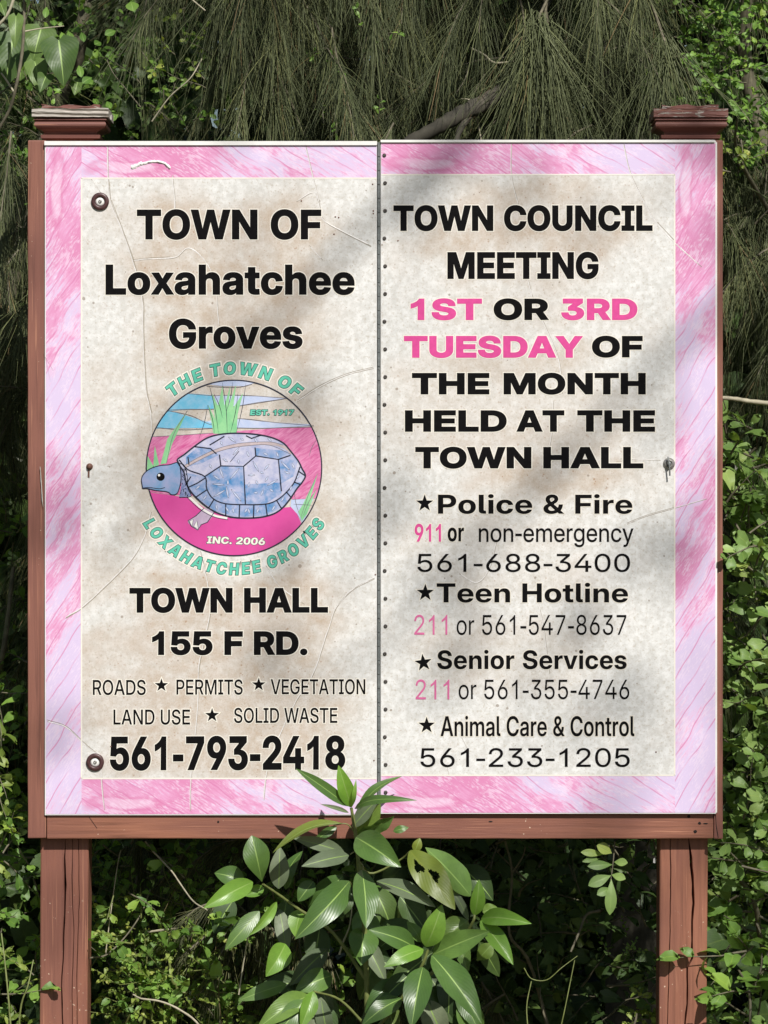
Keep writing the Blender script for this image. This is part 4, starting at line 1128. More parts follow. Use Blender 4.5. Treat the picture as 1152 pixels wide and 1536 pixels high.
    line([(330, 617), (400, 578), (480, 540), (560, 516), (640, 504), (760, 500), (870, 548)], 'thin', 2.6, 5.8)
    line([(330, 602), (400, 562), (480, 524), (560, 500), (640, 488), (760, 484), (830, 500)], 'thin', 2.6, 5.8)
    W = 6.6
    line(shell, 'line', 8, 6, True, True)
    for pts in ([(300, 575), (345, 625), (430, 660), (440, 720), (470, 770), (530, 797), (630, 803), (740, 800), (800, 778), (850, 735), (885, 690), (905, 640), (915, 610)],):
        line(pts, 'line', W, 6)
    for pts in ([(345, 715), (390, 695), (432, 668)], [(385, 765), (440, 728)], [(450, 820), (478, 775)], [(537, 860), (537, 800)], [(605, 868), (608, 803)], [(678, 870), (680, 805)], [(748, 860), (740, 800)], [(820, 822), (795, 780)],
                [(868, 765), (845, 738)], [(915, 700), (885, 688)], [(940, 655), (905, 632)], [(430, 660), (512, 606), (628, 608), (637, 800)], [(628, 608), (690, 555), (805, 573), (820, 735)], [(512, 606), (505, 548)], [(690, 555), (686, 512)],
                [(805, 573), (866, 552)], [(380, 508), (460, 518), (490, 545)], [(455, 500), (530, 455)], [(640, 452), (668, 466), (720, 448)], [(345, 560), (350, 600)], [(335, 700), (360, 660)]):
        line(pts, 'line', W, 6, False)
    random.seed(3)
    dash = [(490, 665, 40, 35), (515, 640, 55, 70), (582, 645, 75, -50), (500, 700, 60, 5), (505, 745, 70, -30), (545, 740, 60, 80), (590, 755, 80, 50), (548, 690, 24, 90), (690, 608, 60, 60), (745, 612, 40, -50), (668, 652, 36, 0),
            (745, 672, 30, -60), (775, 690, 60, -30), (695, 690, 24, 70), (722, 742, 30, -70), (690, 742, 20, 0), (840, 605, 60, 45), (880, 605, 30, 70), (850, 640, 30, 20), (570, 472, 46, 35), (515, 490, 22, 60), (650, 545, 30, 70),
            (602, 582, 22, 80), (460, 607, 26, 60), (535, 577, 30, 30), (800, 548, 26, 70), (740, 545, 24, 20), (690, 475, 30, 60), (620, 470, 20, 30), (760, 472, 26, 40), (655, 835, 26, 70), (700, 832, 28, -70), (640, 832, 26, -60),
            (575, 832, 26, 80), (545, 828, 30, 60), (430, 768, 34, -50), (395, 715, 30, -40), (490, 815, 28, 75), (780, 820, 30, -60), (826, 775, 28, -60), (868, 720, 24, -70), (905, 660, 24, -60), (590, 530, 50, -50), (720, 640, 20, 20), (655, 700, 26, -80), (770, 730, 22, 30)]
    for x, y, L, a in dash:
        a = math.radians(a)
        dx, dy = math.cos(a) * L / 2, math.sin(a) * L / 2
        line([(x - dx, y - dy), (x, y), (x + dx, y + dy)], 'thin', 12, 6.6, False, False, True)
        line([(x - dx * .85, y - dy * .85), (x, y), (x + dx * .85, y + dy * .85)], 's_lil', 8, 7.4, False, False, True)
    line([(560, 585), (605, 530)], 'line', 3, 7.6, False)
    head = [(108, 680), (118, 650), (150, 622), (200, 605), (250, 600), (296, 588), (306, 620), (310, 660), (306, 700), (290, 745), (262, 752), (240, 738), (180, 730), (135, 720), (114, 718)]
    area(head, 's_head', 6, False, True)
    line(head, 'line', 5, 6.6, True, True)
    line([(114, 718), (150, 716), (200, 722), (228, 716)], 'line', 4, 6.8)
    circ = lambda cx, cy, r, n=24: [(cx + r * math.cos(i * 2 * math.pi / n), cy + r * math.sin(i * 2 * math.pi / n)) for i in range(n)]
    area(circ(206, 661, 21), 'ink', 7, False)
    area(circ(198, 653, 6.5, 12), 'white', 8, False)
    line([(290, 592), (325, 602), (340, 650), (345, 720), (360, 760), (300, 766)], 'line', 4, 6)
    for i in range(34):
        x, y = random.uniform(308, 345), random.uniform(615, 755)
        line([(x, y), (x + random.uniform(-6, 6), y + random.uniform(5, 12))], 'line', 3, 6.2, False)
    # ring
    line([(CX + (R + 2) * math.cos(t), CY + (R + 2) * math.sin(t)) for t in [i * 2 * math.pi / 120 for i in range(120)]], 'line', 6.5, 3.1, False, True)

    def arc(text, ang0, ang1, rin, rout, bottom):
        lay = []
        x = 0
        for ch in text:
            if ch == ' ':
                x += 0.30
                continue
            lay.append((ch, x))
            x += FONTS['H'][ch][0] / 1000 + 0.05
        tot = x
        for ch, gx in lay:
            adv = FONTS['H'][ch][0] / 1000
            mid = (gx + adv / 2) / tot
            th = ang0 + (ang1 - ang0) * mid
            k = math.radians(abs(ang1 - ang0)) * (rin + rout) / 2 / tot
            ky = (rout - rin) / CAP
            polys = []
            for poly in glyph_polys('H', ch):
                q = []
                for a, b in poly:
                    lx, ly = (a - adv / 2) * k * 0.88 + b * ky * 0.10, b * ky
                    t = math.radians(th)
                    if not bottom:
                        r = rin + ly
                        px, py = CX / 1, CY
                        X = 351 + r * math.sin(t) + lx * math.cos(t)
                        Y = 702 - r * math.cos(t) + lx * math.sin(t)
                    else:
                        r = rout - ly
                        X = 351 + r * math.sin(t) + lx * math.cos(t)
                        Y = 702 + r * math.cos(t) - lx * math.sin(t)
                    q.append(xz(X, Y))
                polys.append(q)
            fl.add(polys, M['aqua'], 0.0006, -0.1 * S)
            fl.add(polys, M['teal'], 0.0004, 0.8 * S)
            fl.add(polys, M['halo'], 0.0002, 2.6 * S)

    arc('THE TOWN OF', -42, 42, 140.5, 159, False)
    arc('LOXAHATCHEE GROVES', -59.5, 59.5, 142.5, 160.5, True)
    for txt, x0, x1, yt, yb, sl in (('EST. 1917', 375, 440, 614.5, 622.5, 0.0), ('INC. 2006', 310, 397, 804.5, 815, 0.03)):
        g = layout('H', txt, 0.3)
        xs = [a for _, p in g for a, b in p]
        mn, mx = min(xs), max(xs)
        sx = (x1 - x0) / (mx - mn)
        sy = (yb - yt) / CAP
        polys = [[xz(x0 + (a - mn) * sx + b * sy * 0.12, yb - b * sy + sl * (a - mn) * sx) for a, b in p] for _, p in g]
        fl.add(polys, M['aqua'] if txt[0] == 'E' else M['halo'], 0.00085, 0)
        fl.add(polys, M['teal'] if txt[0] == 'E' else M['teal'], 0.00072, 0.75 * S)
    fl.build('town_seal', LP, 'round coloured town seal with a blue turtle on a pink ground')


make_seal()


# ---------------------------------------------------------------- creases in the vinyl
def crease(parent, pts, wpx=2.0, hgt=0.00026, mat='vinyl'):
    path = smooth_path([(p[0], p[1], 0) for p in pts], 6)
    V, F = [], []
    rr = random.Random(int(pts[0][0] * 7 + pts[0][1]))
    m = len(path)
    for i, p in enumerate(path):
        t = (path[min(i + 1, m - 1)] - path[max(i - 1, 0)]).normalized()
        nx, ny = -t.y, t.x
        k = wpx * 1.1 * (0.6 + 0.5 * rr.random()) * (1 if 0 < i < m - 1 else 0.2)
        hh = hgt * (0.7 + 0.5 * rr.random()) * (1 if 0 < i < m - 1 else 0.1)
        j = rr.uniform(-0.4, 0.4)
        for s, h in ((-1, -0.0001), (-0.25, hh), (0.25, hh), (1, -0.0001)):
            q = P(p.x + nx * k * s / 2 + j, p.y + ny * k * s / 2 + j)
            V.append((q.x, -h - 0.00004, q.z))
    for i in range(m - 1):
        for c in range(3):
            a = i * 4 + c
            F.append((a, a + 1, a + 5, a + 4))
    if mat == 'vinyl':
        fl = Flat()
        fl.stroke([xz(p.x + wpx * 0.42, p.y + wpx * 0.30) for p in path], 0.75 * S, M['crease'], 0.0002)  # thin dark line painted as the crease's dirt and shadow side
        fl.build('crease_dark_line', parent)
    me = mesh_np('vinyl_crease', V, np.array(F), M[mat], True)
    return link(bpy.data.objects.new('vinyl_crease', me), parent)


CR_L = [([(136, 268), (150, 288)], 1.4), ([(161, 218), (162, 268), (165, 300), (185, 352), (200, 395), (213, 450), (214, 500), (218, 580), (226, 620), (227, 660)], 1.9),
        ([(198, 391), (225, 388), (262, 386), (282, 372), (305, 388), (322, 420), (326, 460), (328, 490)], 1.7), ([(258, 262), (262, 300), (262, 316)], 2.2), ([(458, 218), (470, 268), (478, 300), (484, 328), (510, 345), (556, 368)], 2.0),
        ([(444, 302), (470, 288), (476, 300)], 1.4), ([(463, 367), (484, 390)], 1.6), ([(560, 552), (520, 562), (480, 580), (445, 602)], 1.8), ([(226, 768), (218, 800), (200, 835), (165, 872), (124, 910), (98, 926)], 1.9),
        ([(300, 826), (308, 860), (315, 900), (313, 930), (298, 1000), (297, 1050), (292, 1110), (286, 1170), (285, 1216)], 1.8), ([(398, 848), (420, 880), (456, 906)], 1.7),
        ([(561, 868), (530, 884), (505, 910), (492, 945), (470, 1010), (445, 1050), (425, 1090), (402, 1150), (395, 1200)], 2.0), ([(70, 1082), (100, 1092), (130, 1120), (152, 1134)], 1.6), ([(152, 1150), (152, 1170), (156, 1215)], 1.8),
        ([(272, 770), (290, 775), (285, 790)], 1.2), ([(402, 775), (403, 800)], 1.2), ([(60, 700), (64, 760)], 1)]
CR_R = [([(767, 215), (767, 262), (778, 310)], 1.7), ([(935, 215), (945, 258), (965, 300), (985, 335), (1012, 364), (1052, 400)], 2.1), ([(792, 420), (800, 450), (818, 490), (838, 540), (843, 590)], 2.2), ([(830, 600), (826, 660), (812, 700)], 1.8),
        ([(940, 786), (970, 774), (1012, 762), (1060, 748)], 1.3), ([(806, 900), (815, 940), (824, 1010)], 1.8), ([(688, 860), (716, 874), (735, 850), (745, 810)], 1.5), ([(692, 1106), (702, 1126)], 1.4), ([(670, 1150), (673, 1164)], 1.4),
        ([(930, 688), (990, 690)], 1.2)]
for pts, wd in CR_L:
    crease(LP, pts, wd)
for pts, wd in CR_R:
    crease(RP, pts, wd)
# the blistered flap in the top left corner
for pts, wd in (([(196, 252), (205, 248), (214, 244)], 7), ([(212, 246), (228, 242), (245, 244), (256, 253)], 4.5)):
    crease(LP, pts, wd, 0.0028, 'white')
# painted dark lines beside the widest creases
for pr, pts in ((LP, [(167, 300), (187, 352), (202, 395), (215, 450), (216, 500), (220, 580), (228, 620)]), (LP, [(560, 550.5), (520, 560.5), (480, 578), (446, 600)]), (LP, [(562, 867), (531, 883), (506, 909), (493, 944), (471, 1009), (446, 1049), (426, 1089)]),
                (LP, [(478, 302), (486, 330), (512, 347), (557, 370)]), (LP, [(198, 389.5), (225, 386.5), (255, 385)]), (LP, [(227, 768), (219, 800), (201, 836), (166, 873), (125, 911), (98, 928)]), (LP, [(154, 1136), (130, 1118), (100, 1090), (70, 1080)]),
                (RP, [(986, 333), (1013, 362)]), (LP, [(316, 900), (314.5, 930), (299.5, 1000), (298, 1050)]), (RP, [(940, 784.8), (970, 772.8), (1012, 760.8)]), (LP, [(162.5, 262), (166, 298)])):
    fl = Flat()
    fl.stroke([xz(p.x, p.y) for p in smooth_path([(a, b, 0) for a, b in pts], 5)], 0.8 * S, M['crease'], 0.00025)
    fl.build('crease_dark_line', pr)

# ---------------------------------------------------------------- hinge, screws, bolts, lock
hinge = empty('hinge', (0, 0, 0), board)
bm = bmesh.new()
px_box(bm, 565.6, 570.9, 213, 1222, 0.004, 0.009)
bm_obj('hinge_leaf', bm, M['steel'], hinge)
yy = 214.0
k = 0
while yy < 1221:
    y1 = min(yy + 20.6, 1222)
    c = P(568.2, 0)
    bm = bmesh.new()
    n = 10
    r = 1.9 * S
    za, zb = P(0, y1).z + 0.0004, P(0, yy).z - 0.0004
    a = [bm.verts.new((c.x + r * math.cos(i * 2 * math.pi / n), 0.002 + r * math.sin(i * 2 * math.pi / n), za)) for i in range(n)]
    b = [bm.verts.new((c.x + r * math.cos(i * 2 * math.pi / n), 0.002 + r * math.sin(i * 2 * math.pi / n), zb)) for i in range(n)]
    for i in range(n):
        bm.faces.new((a[i], a[(i + 1) % n], b[(i + 1) % n], b[i]))
    bm.faces.new(a)
    bm.faces.new(b)
    bm_obj('hinge_knuckle', bm, M['steel'], hinge, smooth=False)
    yy += 21.0
    k += 1
# hinge rivets: small bright dots every second knuckle
y = 239.0
riv = None
while y < 1215:
    p = P(568.8, y)
    if riv is None:
        bm = bmesh.new()
        lathe_y(bm, (0, 0), [(0.0011, 0.0), (0.0010, -0.0006), (0.0004, -0.0009)], 8)
        riv = bm_obj('rivet', bm, M['zinc'], hinge, True)
        o = riv
    else:
        o = riv.copy()
        link(o, hinge)
    o.location = (p.x, -0.0006, p.z)
    y += 63.0


def screw_mesh():
    bm = bmesh.new()
    lathe_y(bm, (0, 0), [(0.0036, -0.0002), (0.0034, -0.0012), (0.0024, -0.0024), (0.0010, -0.0028), (0.0009, -0.0018)], 14)
    return bm


first = None
ys = [233 + 41.55 * i for i in range(24)]
for i, y in enumerate(ys):
    p = P(577 + 0.9 * i / 23 + (0.6 if i % 3 else -0.5), y)
    if first is None:
        first = bm_obj('screw', screw_mesh(), M['screw'], RP, True)
        o = first
    else:
        o = first.copy()
        link(o, RP)
    o.location = (p.x, 0, p.z)
    o.rotation_euler.y = i * 1.3
# tiny rusty nail heads
nh = None
for x, y in ((503, 325), (508, 326), (501, 351), (559, 276), (560, 316), (560, 320), (563, 862), (561, 1141), (452, 301), (984, 1128), (597, 361), (166, 1120)):
    p = P(x, y)
    if nh is None:
        bm = bmesh.new()
        lathe_y(bm, (0, 0), [(0.0015, 0), (0.0013, -0.0006), (0.0004, -0.0008)], 8)
        nh = bm_obj('nail_head', bm, M['rust'], RP if x > 570 else LP, True)
        o = nh
    else:
        o = nh.copy()
        link(o, RP if x > 570 else LP)
    o.location = (p.x, -0.0002, p.z)

for x, y in ((150, 302), (142.5, 1143.5)):
    p = P(x, y)
    c = (p.x, p.z)
    bm = bmesh.new()
    R0, R1 = 13.4 * S, 6.8 * S
    n = 32
    prof = [(R1, 0.0), (R1, -0.0035), (R1 + 0.002, -0.0048), (R0 - 0.002, -0.0048), (R0, -0.003), (R0, 0.0)]
    rings = [[bm.verts.new((c[0] + r * math.cos(i * 2 * math.pi / n), yv, c[1] + r * math.sin(i * 2 * math.pi / n))) for i in range(n)] for r, yv in prof]
    for A, B in zip(rings, rings[1:]):
        for i in range(n):
            bm.faces.new((A[i], A[(i + 1) % n], B[(i + 1) % n], B[i]))
    bm_obj('rubber_washer', bm, M['rubber'], LP, smooth=True)
    bm = bmesh.new()
    lathe_y(bm, c, [(R1 * 0.98, -0.0004), (R1 * 0.98, -0.0018), (0.0042, -0.0022)], 24)
    bm_obj('steel_washer', bm, M['white'], LP, True)
    bm = bmesh.new()
    lathe_y(bm, c, [(0.0032, -0.0016), (0.0032, -0.0034), (0.0024, -0.0044), (0.0014, -0.0046), (0.0010, -0.0036)], 14)
    bm_obj('bolt', bm, M['zinc'], LP, True)
# small rusty bolt left, toggle lock right
p = P(134, 700)
bm = bmesh.new()
lathe_y(bm, (p.x, p.z), [(0.0062, 0), (0.0060, -0.0015), (0.0042, -0.0022), (0.0040, -0.0058), (0.0016, -0.0064)], 16)
b_ = bm_obj('rusty_bolt', bm, M['rust'], LP, True)
bm = bmesh.new()
px_box(bm, 131.6, 134.2, 702, 716, -0.0014, -0.0002)
bm_obj('rust_strip', bm, M['rust'], LP, bevel=0.0004)
p = P(1003.5, 695.5)
bm = bmesh.new()
lathe_y(bm, (p.x, p.z), [(0.0108, 0), (0.0106, -0.0018), (0.0072, -0.0036), (0.0060, -0.0050), (0.0058, -0.0040), (0.002, -0.0036)], 28)
bm_obj('lock_rose', bm, M['zinc'], RP, True)
bm = bmesh.new()
lathe_y(bm, (p.x, p.z), [(0.0036, -0.003), (0.0034, -0.012), (0.0022, -0.0135)], 14)
bm_obj('lock_barrel', bm, M['steel'], RP, True)
tubes('lock_pin_and_shadow', [(smooth_path([(p.x - 0.0024, -0.010, p.z + 0.0125), (p.x - 0.0008, -0.013, p.z + 0.002), (p.x + 0.0004, -0.0125, p.z - 0.012), (p.x + 0.0006, -0.011, p.z - 0.022)]), 0.0012, 0.0015)], M['steel'], RP, 8)  # lower half of this tube draws the pin's cast shadow as solid steel


# ---------------------------------------------------------------- frame, posts, caps
def board_piece(px0, px1, py0, py1, y0, y1, mat, label):
    bm = bmesh.new()
    px_box(bm, px0, px1, py0, py1, y0, y1)
    # slightly worn, uneven edges
    bmesh.ops.subdivide_edges(bm, edges=[e for e in bm.edges if e.calc_length() > 0.3], cuts=24)
    rr = random.Random(int(px0))
    for v in bm.verts:
        v.co.x += rr.uniform(-1, 1) * 0.0004
        v.co.z += rr.uniform(-1, 1) * 0.0004
    o = bm_obj('frame_board', bm, mat, board, bevel=0.0022)
    o['label'] = label
    return o


FY0, FY1 = 0.0095, 0.0355
board_piece(41, 68.6, 209.5, 1258, FY0, FY1, M['wood_frame_v'], 'left upright board of the frame')
board_piece(1071.5, 1085, 209.5, 1259, FY0 - 0.0, FY1, M['wood_frame_v'], 'right upright board of the frame')
board_piece(69.2, 1071, 1213, 1258.6, FY0 + 0.001, FY1, M['wood_x'], 'bottom rail of the frame')
board_piece(69.2, 1071, 213, 250, FY0 + 0.001, FY1, M['wood_x'], 'top rail of the frame')
bm = bmesh.new()
px_box(bm, 69.5, 1070.5, 251, 1212, FY0 + 0.002, FY0 + 0.014)
bm_obj('backing_sheet', bm, M['wood_x'], board)
# white strip standing in for the sunlit side of the right panel
bm = bmesh.new()
px_box(bm, 1073.4, 1075.8, 213, 1219, 0.002, 0.009)
bm_obj('edge_trim', bm, M['white'], RP, bevel=0.0008)


def px_disc(px, py, r, parent, y, name='nail_hole', sx=1.0):
    c = P(px, py)
    bm = bmesh.new()
    vs_ = [bm.verts.new((c.x + r * sx * math.cos(t) * random.uniform(.8, 1.1), y, c.z + r * math.sin(t) * random.uniform(.8, 1.1))) for t in [i * math.pi / 5 for i in range(10)]]
    vb = [bm.verts.new((c.x + (v.co.x - c.x) * .6, y - 0.0004, c.z + (v.co.z - c.z) * .6)) for v in vs_]
    for i in range(10):
        bm.faces.new((vs_[i], vs_[(i + 1) % 10], vb[(i + 1) % 10], vb[i]))
    bm.faces.new(vb)
    return bm_obj(name, bm, M['hole'], parent)


for x, y, r, s in ((1050, 1235.5, 0.0030, 1), (1043.5, 1248, 0.0034, 1), (1059, 1236, 0.0014, 3.2), (1034, 1225, 0.003, 1), (327, 1233.5, 0.0022, 1), (464, 1240, 0.0022, 1), (736, 1233, 0.0014, 3)):
    px_disc(x, y, r, board, FY0 + 0.0006, sx=s)
fl = Flat()
fl.stroke([xz(133, 1226), xz(140, 1236), xz(145, 1243)], 0.7 * S, M['hole'], 0)
o = fl.build('saw_mark', board, loc_y=FY0 + 0.0004)
fl = Flat()
fl.stroke([xz(1074, 1222), xz(1075, 1240), xz(1078, 1257)], 1.0 * S, M['hole'], 0)
o = fl.build('joint_gap', board, loc_y=FY0 - 0.0005)


def post(top, bot, w_top, w_bot, cracks, label, seed):
    """square post with real shakes in its front face; px given at the board plane, depth py0"""
    y0, y1 = 0.0365, 0.1255
    k0 = (D + y0) / D
    zt, zb = 1.5 + (768 - 196) * S, -0.3
    rows = 150
    rr = random.Random(seed)
    zs = [zt + (zb - zt) * i / (rows - 1) for i in range(rows)]
    V, F = [], []
    # columns across the front: left edge, [c-w, c, c+w] for each crack, right edge
    def at(py, a, b):
        t = (py - 196) / (1536 - 196)
        return a + (b - a) * t
    for i, z in enumerate(zs):
        py = 768 - (z - ZC) / S / k0 * 1.0
        c = at(py, top, bot)
        w_ = at(py, w_top, w_bot)
        cols = [(-w_ / 2, 0.0), (-w_ / 2 + 1.6, -0.0016)]
        for ck in cracks:
            ys_ = [q[0] for q in ck]
            cx = np.interp(py, ys_, [q[1] for q in ck]) - c + rr.uniform(-0.35, 0.35)
            cw = np.interp(py, ys_, [q[2] for q in ck], left=0.35, right=0.35) * rr.uniform(0.75, 1.25)
            dep = 0.0065 * cw + 0.0006
            cols += [(cx - cw / 2 - 0.3, -0.0016), (cx, -0.0016 + dep + 0.0004), (cx + cw / 2 + 0.3, -0.0016)]
        cols += [(w_ / 2 - 1.6, -0.0016), (w_ / 2, 0.0)]
        m = len(cols)
        for x, dy in cols:
            jj = 0.0
            V.append(((c + x - 576) * S * k0 + jj, y0 + dy, z))
        V.append(((c + w_ / 2 - 576) * S * k0, y1, z))
        V.append(((c - w_ / 2 - 576) * S * k0, y1, z))
    m += 2
    for i in range(rows - 1):
        for j in range(m):
            a, b = i * m + j, i * m + (j + 1) % m
            F.append((a, a + m, b + m, b))
    me = mesh_np('post', V, np.array(F), M['wood_v'], False)
    me.materials.append(M['hole'])
    o = link(bpy.data.objects.new('post', me), board)
    o['label'] = label
    return o


P1 = post(103, 95.5, 76, 71, [[(1270, 98, 0.4), (1295, 96.5, 2.6), (1320, 98, 3.4), (1375, 97, 1.8), (1400, 95, 2.6), (1432, 95.5, 1.2), (1470, 92, 1.6), (1536, 94, 1.9), (1600, 94, 2)],
                              [(1270, 109, 0.3), (1330, 108, .9), (1400, 111, .5), (1480, 108, .8), (1600, 109, .4)], [(1280, 118, .4), (1350, 119, .8), (1460, 115, .8), (1600, 117, .5)]], 'left post with a long split down its front', 1)
P2 = post(1033.3, 1024, 75, 71, [[(1262, 1005, 0.8), (1300, 1006, 1.0), (1400, 1005, .8), (1600, 999, .8)],
                                 [(1262, 1033, 1.0), (1285, 1036, 3.2), (1325, 1039, 3.2), (1360, 1040.5, 3.4), (1375, 1038, 2.0), (1445, 1038, 2.6), (1448, 1031, 2.2), (1500, 1031, 2.2), (1536, 1027, 2.4), (1600, 1026, 2.4)]], 'right post with a jagged split down its front', 2)


def cap(parent, px0, px1, pcx, mat_top, seed):
    """moulded square cap: raised flat top, thick slab, cove moulding, neck"""
    y0, y1 = 0.0365, 0.1255
    yc = (y0 + y1) / 2
    kk = (D + y0 - 0.02) / D
    X = lambda v: (v - 576) * S * kk
    Zv = lambda v: ZC + (768 - v) * S * kk
    cx = X(pcx)
    prof = [  # (half width px, y px)
        (39, 208), (44, 206.5), (45, 202), (43, 201.2), (38, 201), (39.5, 197.5), (44, 194), (49, 191.5), (51.5, 190.8), (53.2, 189), (54, 186.5), (53.2, 183.6), (51.5, 182), (49, 181.6), (49.5, 180.8), (54.2, 180.4), (55, 179.6), (54.4, 178.6), (51, 178), (50, 175)]
    bm = bmesh.new()
    rings = []
    for hw, py in prof:
        h = hw * S * kk
        rings.append([bm.verts.new((cx + sx * h, yc + sy * h, Zv(py))) for sx, sy in ((-1, -1), (1, -1), (1, 1), (-1, 1))])
    for A, B in zip(rings, rings[1:]):
        for i in range(4):
            bm.faces.new((A[i], A[(i + 1) % 4], B[(i + 1) % 4], B[i]))
    bm.faces.new(rings[0])
    bm.faces.new(rings[-1])
    bm_obj('cap_moulding', bm, M['wood_cap'], parent)
    # slab, split by weather along the grain
    bm = bmesh.new()
    hw = (px1 - px0) / 2 * S * kk
    sl = bmesh.ops.create_cube(bm, size=1)
    c2 = X((px0 + px1) / 2)
    for v in bm.verts:
        v.co = Vector((c2 + v.co.x * 2 * hw, yc + v.co.y * 2 * hw, (Zv(163) + Zv(175.6)) / 2 + v.co.z * (Zv(163) - Zv(175.6))))
    bmesh.ops.subdivide_edges(bm, edges=bm.edges, cuts=14, use_grid_fill=True)
    rr = random.Random(seed)
    for v in bm.verts:
        tt = (v.co.z - Zv(175.6)) / (Zv(163) - Zv(175.6))
        n_ = math.sin(v.co.x * 170 + seed) * 0.4 + math.sin(v.co.x * 63 + seed * 2) * 0.6
        v.co.z += (0.0011 if seed == 1 else 0.0005) * n_ * tt + rr.uniform(-1, 1) * 0.0003
        if v.co.y < yc - hw * 0.98:
            v.co.y += (0.0016 if seed == 1 else 0.0003) * math.sin(tt * 11 + v.co.x * 25 + seed) + rr.uniform(-1, 1) * 0.0003
    bm_obj('cap_slab', bm, mat_top, parent)
    bm = bmesh.new()
    h2 = hw * 0.76
    vs_ = box(bm, c2 - h2, c2 + h2, yc - h2, yc + h2, Zv(163.2), Zv(157))
    bmesh.ops.subdivide_edges(bm, edges=bm.edges, cuts=10, use_grid_fill=True)
    for v in bm.verts:
        if v.co.z > Zv(160):
            v.co.z += 0.002 * math.sin(v.co.x * 120 + seed) + rr.uniform(-1, 1) * 0.0009
            v.co.x += rr.uniform(-1, 1) * 0.001
    bm_obj('cap_lid', bm, M['wood_peel2'], parent)


cap(P1, 48, 163, 105, M['wood_peel'], 1)
cap(P2, 980.5, 1092, 1037, M['wood_peel2'], 5)
# flakes of lifted paint
for x, y, pr in ((984, 1294, P2), (1009, 1275, P2), (164, 172, P1), (1090, 173, P2)):
    c = P(x, y)
    bm = bmesh.new()
    vs_ = [bm.verts.new((c.x + a * 0.001, 0.05 - b * 0.001 - abs(a) * 0.0005, c.z + e * 0.001)) for a, b, e in ((-2, 0, -4), (1.5, 4, -5), (2.5, 6, 0), (1, 3, 5), (-1.5, 0, 3))]
    bm.faces.new(vs_)
    bm_obj('paint_flake', bm, M['vinyl'], pr)


# ---------------------------------------------------------------- leaves
LEAF_ROWS = {
    'ovate': [(0.10, 0.42), (0.32, 0.95), (0.60, 0.86), (0.84, 0.42)],
    'obovate': [(0.12, 0.25), (0.40, 0.66), (0.70, 1.0), (0.90, 0.66)],
    'lance': [(0.12, 0.45), (0.38, 0.95), (0.66, 0.80), (0.88, 0.32)],
    'heart': [(-0.06, 0.62), (0.14, 1.0), (0.45, 0.90), (0.75, 0.42)],
}


def unit_leaf(shape, wid, fold=0.25, arch=0.12):
    """leaf along +X, normal +Z, length 1: verts, quads, tris, uv"""
    rows = LEAF_ROWS[shape]
    V = [(0, 0, 0)]
    UV = [(0, 0.5)]
    for t, w_ in rows:
        z = arch * math.sin(math.pi * min(1, max(0, t))) - 0.10 * t * t
        for s in (-1, 0, 1):
            V.append((t if s == 0 or shape != 'heart' or t > 0 else t, s * w_ * wid / 2, z + abs(s) * fold * w_ * wid / 2))
            UV.append((max(0, t), 0.5 + s * 0.5))
    V.append((1, 0, -0.10))
    UV.append((1, 0.5))
    n = len(rows)
    Q, T = [], []
    for i in range(n - 1):
        a = 1 + i * 3
        Q += [(a, a + 1, a + 4, a + 3), (a + 1, a + 2, a + 5, a + 4)]
    Q = [q[::-1] for q in Q]
    T += [(0, 2, 1), (0, 3, 2)]
    e = 1 + (n - 1) * 3
    T += [(e, e + 1, len(V) - 1), (e + 1, e + 2, len(V) - 1)]
    T = [t for t in T]
    return np.array(V, float), np.array(Q), np.array(T), np.array(UV, float)


def frames(dirs, nrm):
    d = dirs / (np.linalg.norm(dirs, axis=1)[:, None] + 1e-9)
    n = nrm - (nrm * d).sum(1)[:, None] * d
    n /= np.linalg.norm(n, axis=1)[:, None] + 1e-9
    s = np.cross(n, d)
    return d, s, n


def joined_leaves(name, pos, dirs, nrm, size, shape, wid, mat, parent=None, tint=None, fold=0.25):
    V0, Q0, T0, U0 = unit_leaf(shape, wid, fold)
    d, s, n = frames(dirs, nrm)
    N, m = len(pos), len(V0)
    V = pos[:, None, :] + size[:, None, None] * (V0[None, :, 0, None] * d[:, None] + V0[None, :, 1, None] * s[:, None] + V0[None, :, 2, None] * n[:, None])
    off = (np.arange(N) * m)[:, None, None]
    Q = (Q0[None] + off).reshape(-1, 4)
    T = (T0[None] + off).reshape(-1, 3)
    ti = np.repeat(rng.random(N) if tint is None else tint, m)
    me = mesh_np(name, V.reshape(-1, 3), [Q, T], mat, True, uv=np.tile(U0, (N, 1)), tint=ti)
    return link(bpy.data.objects.new(name, me), parent)


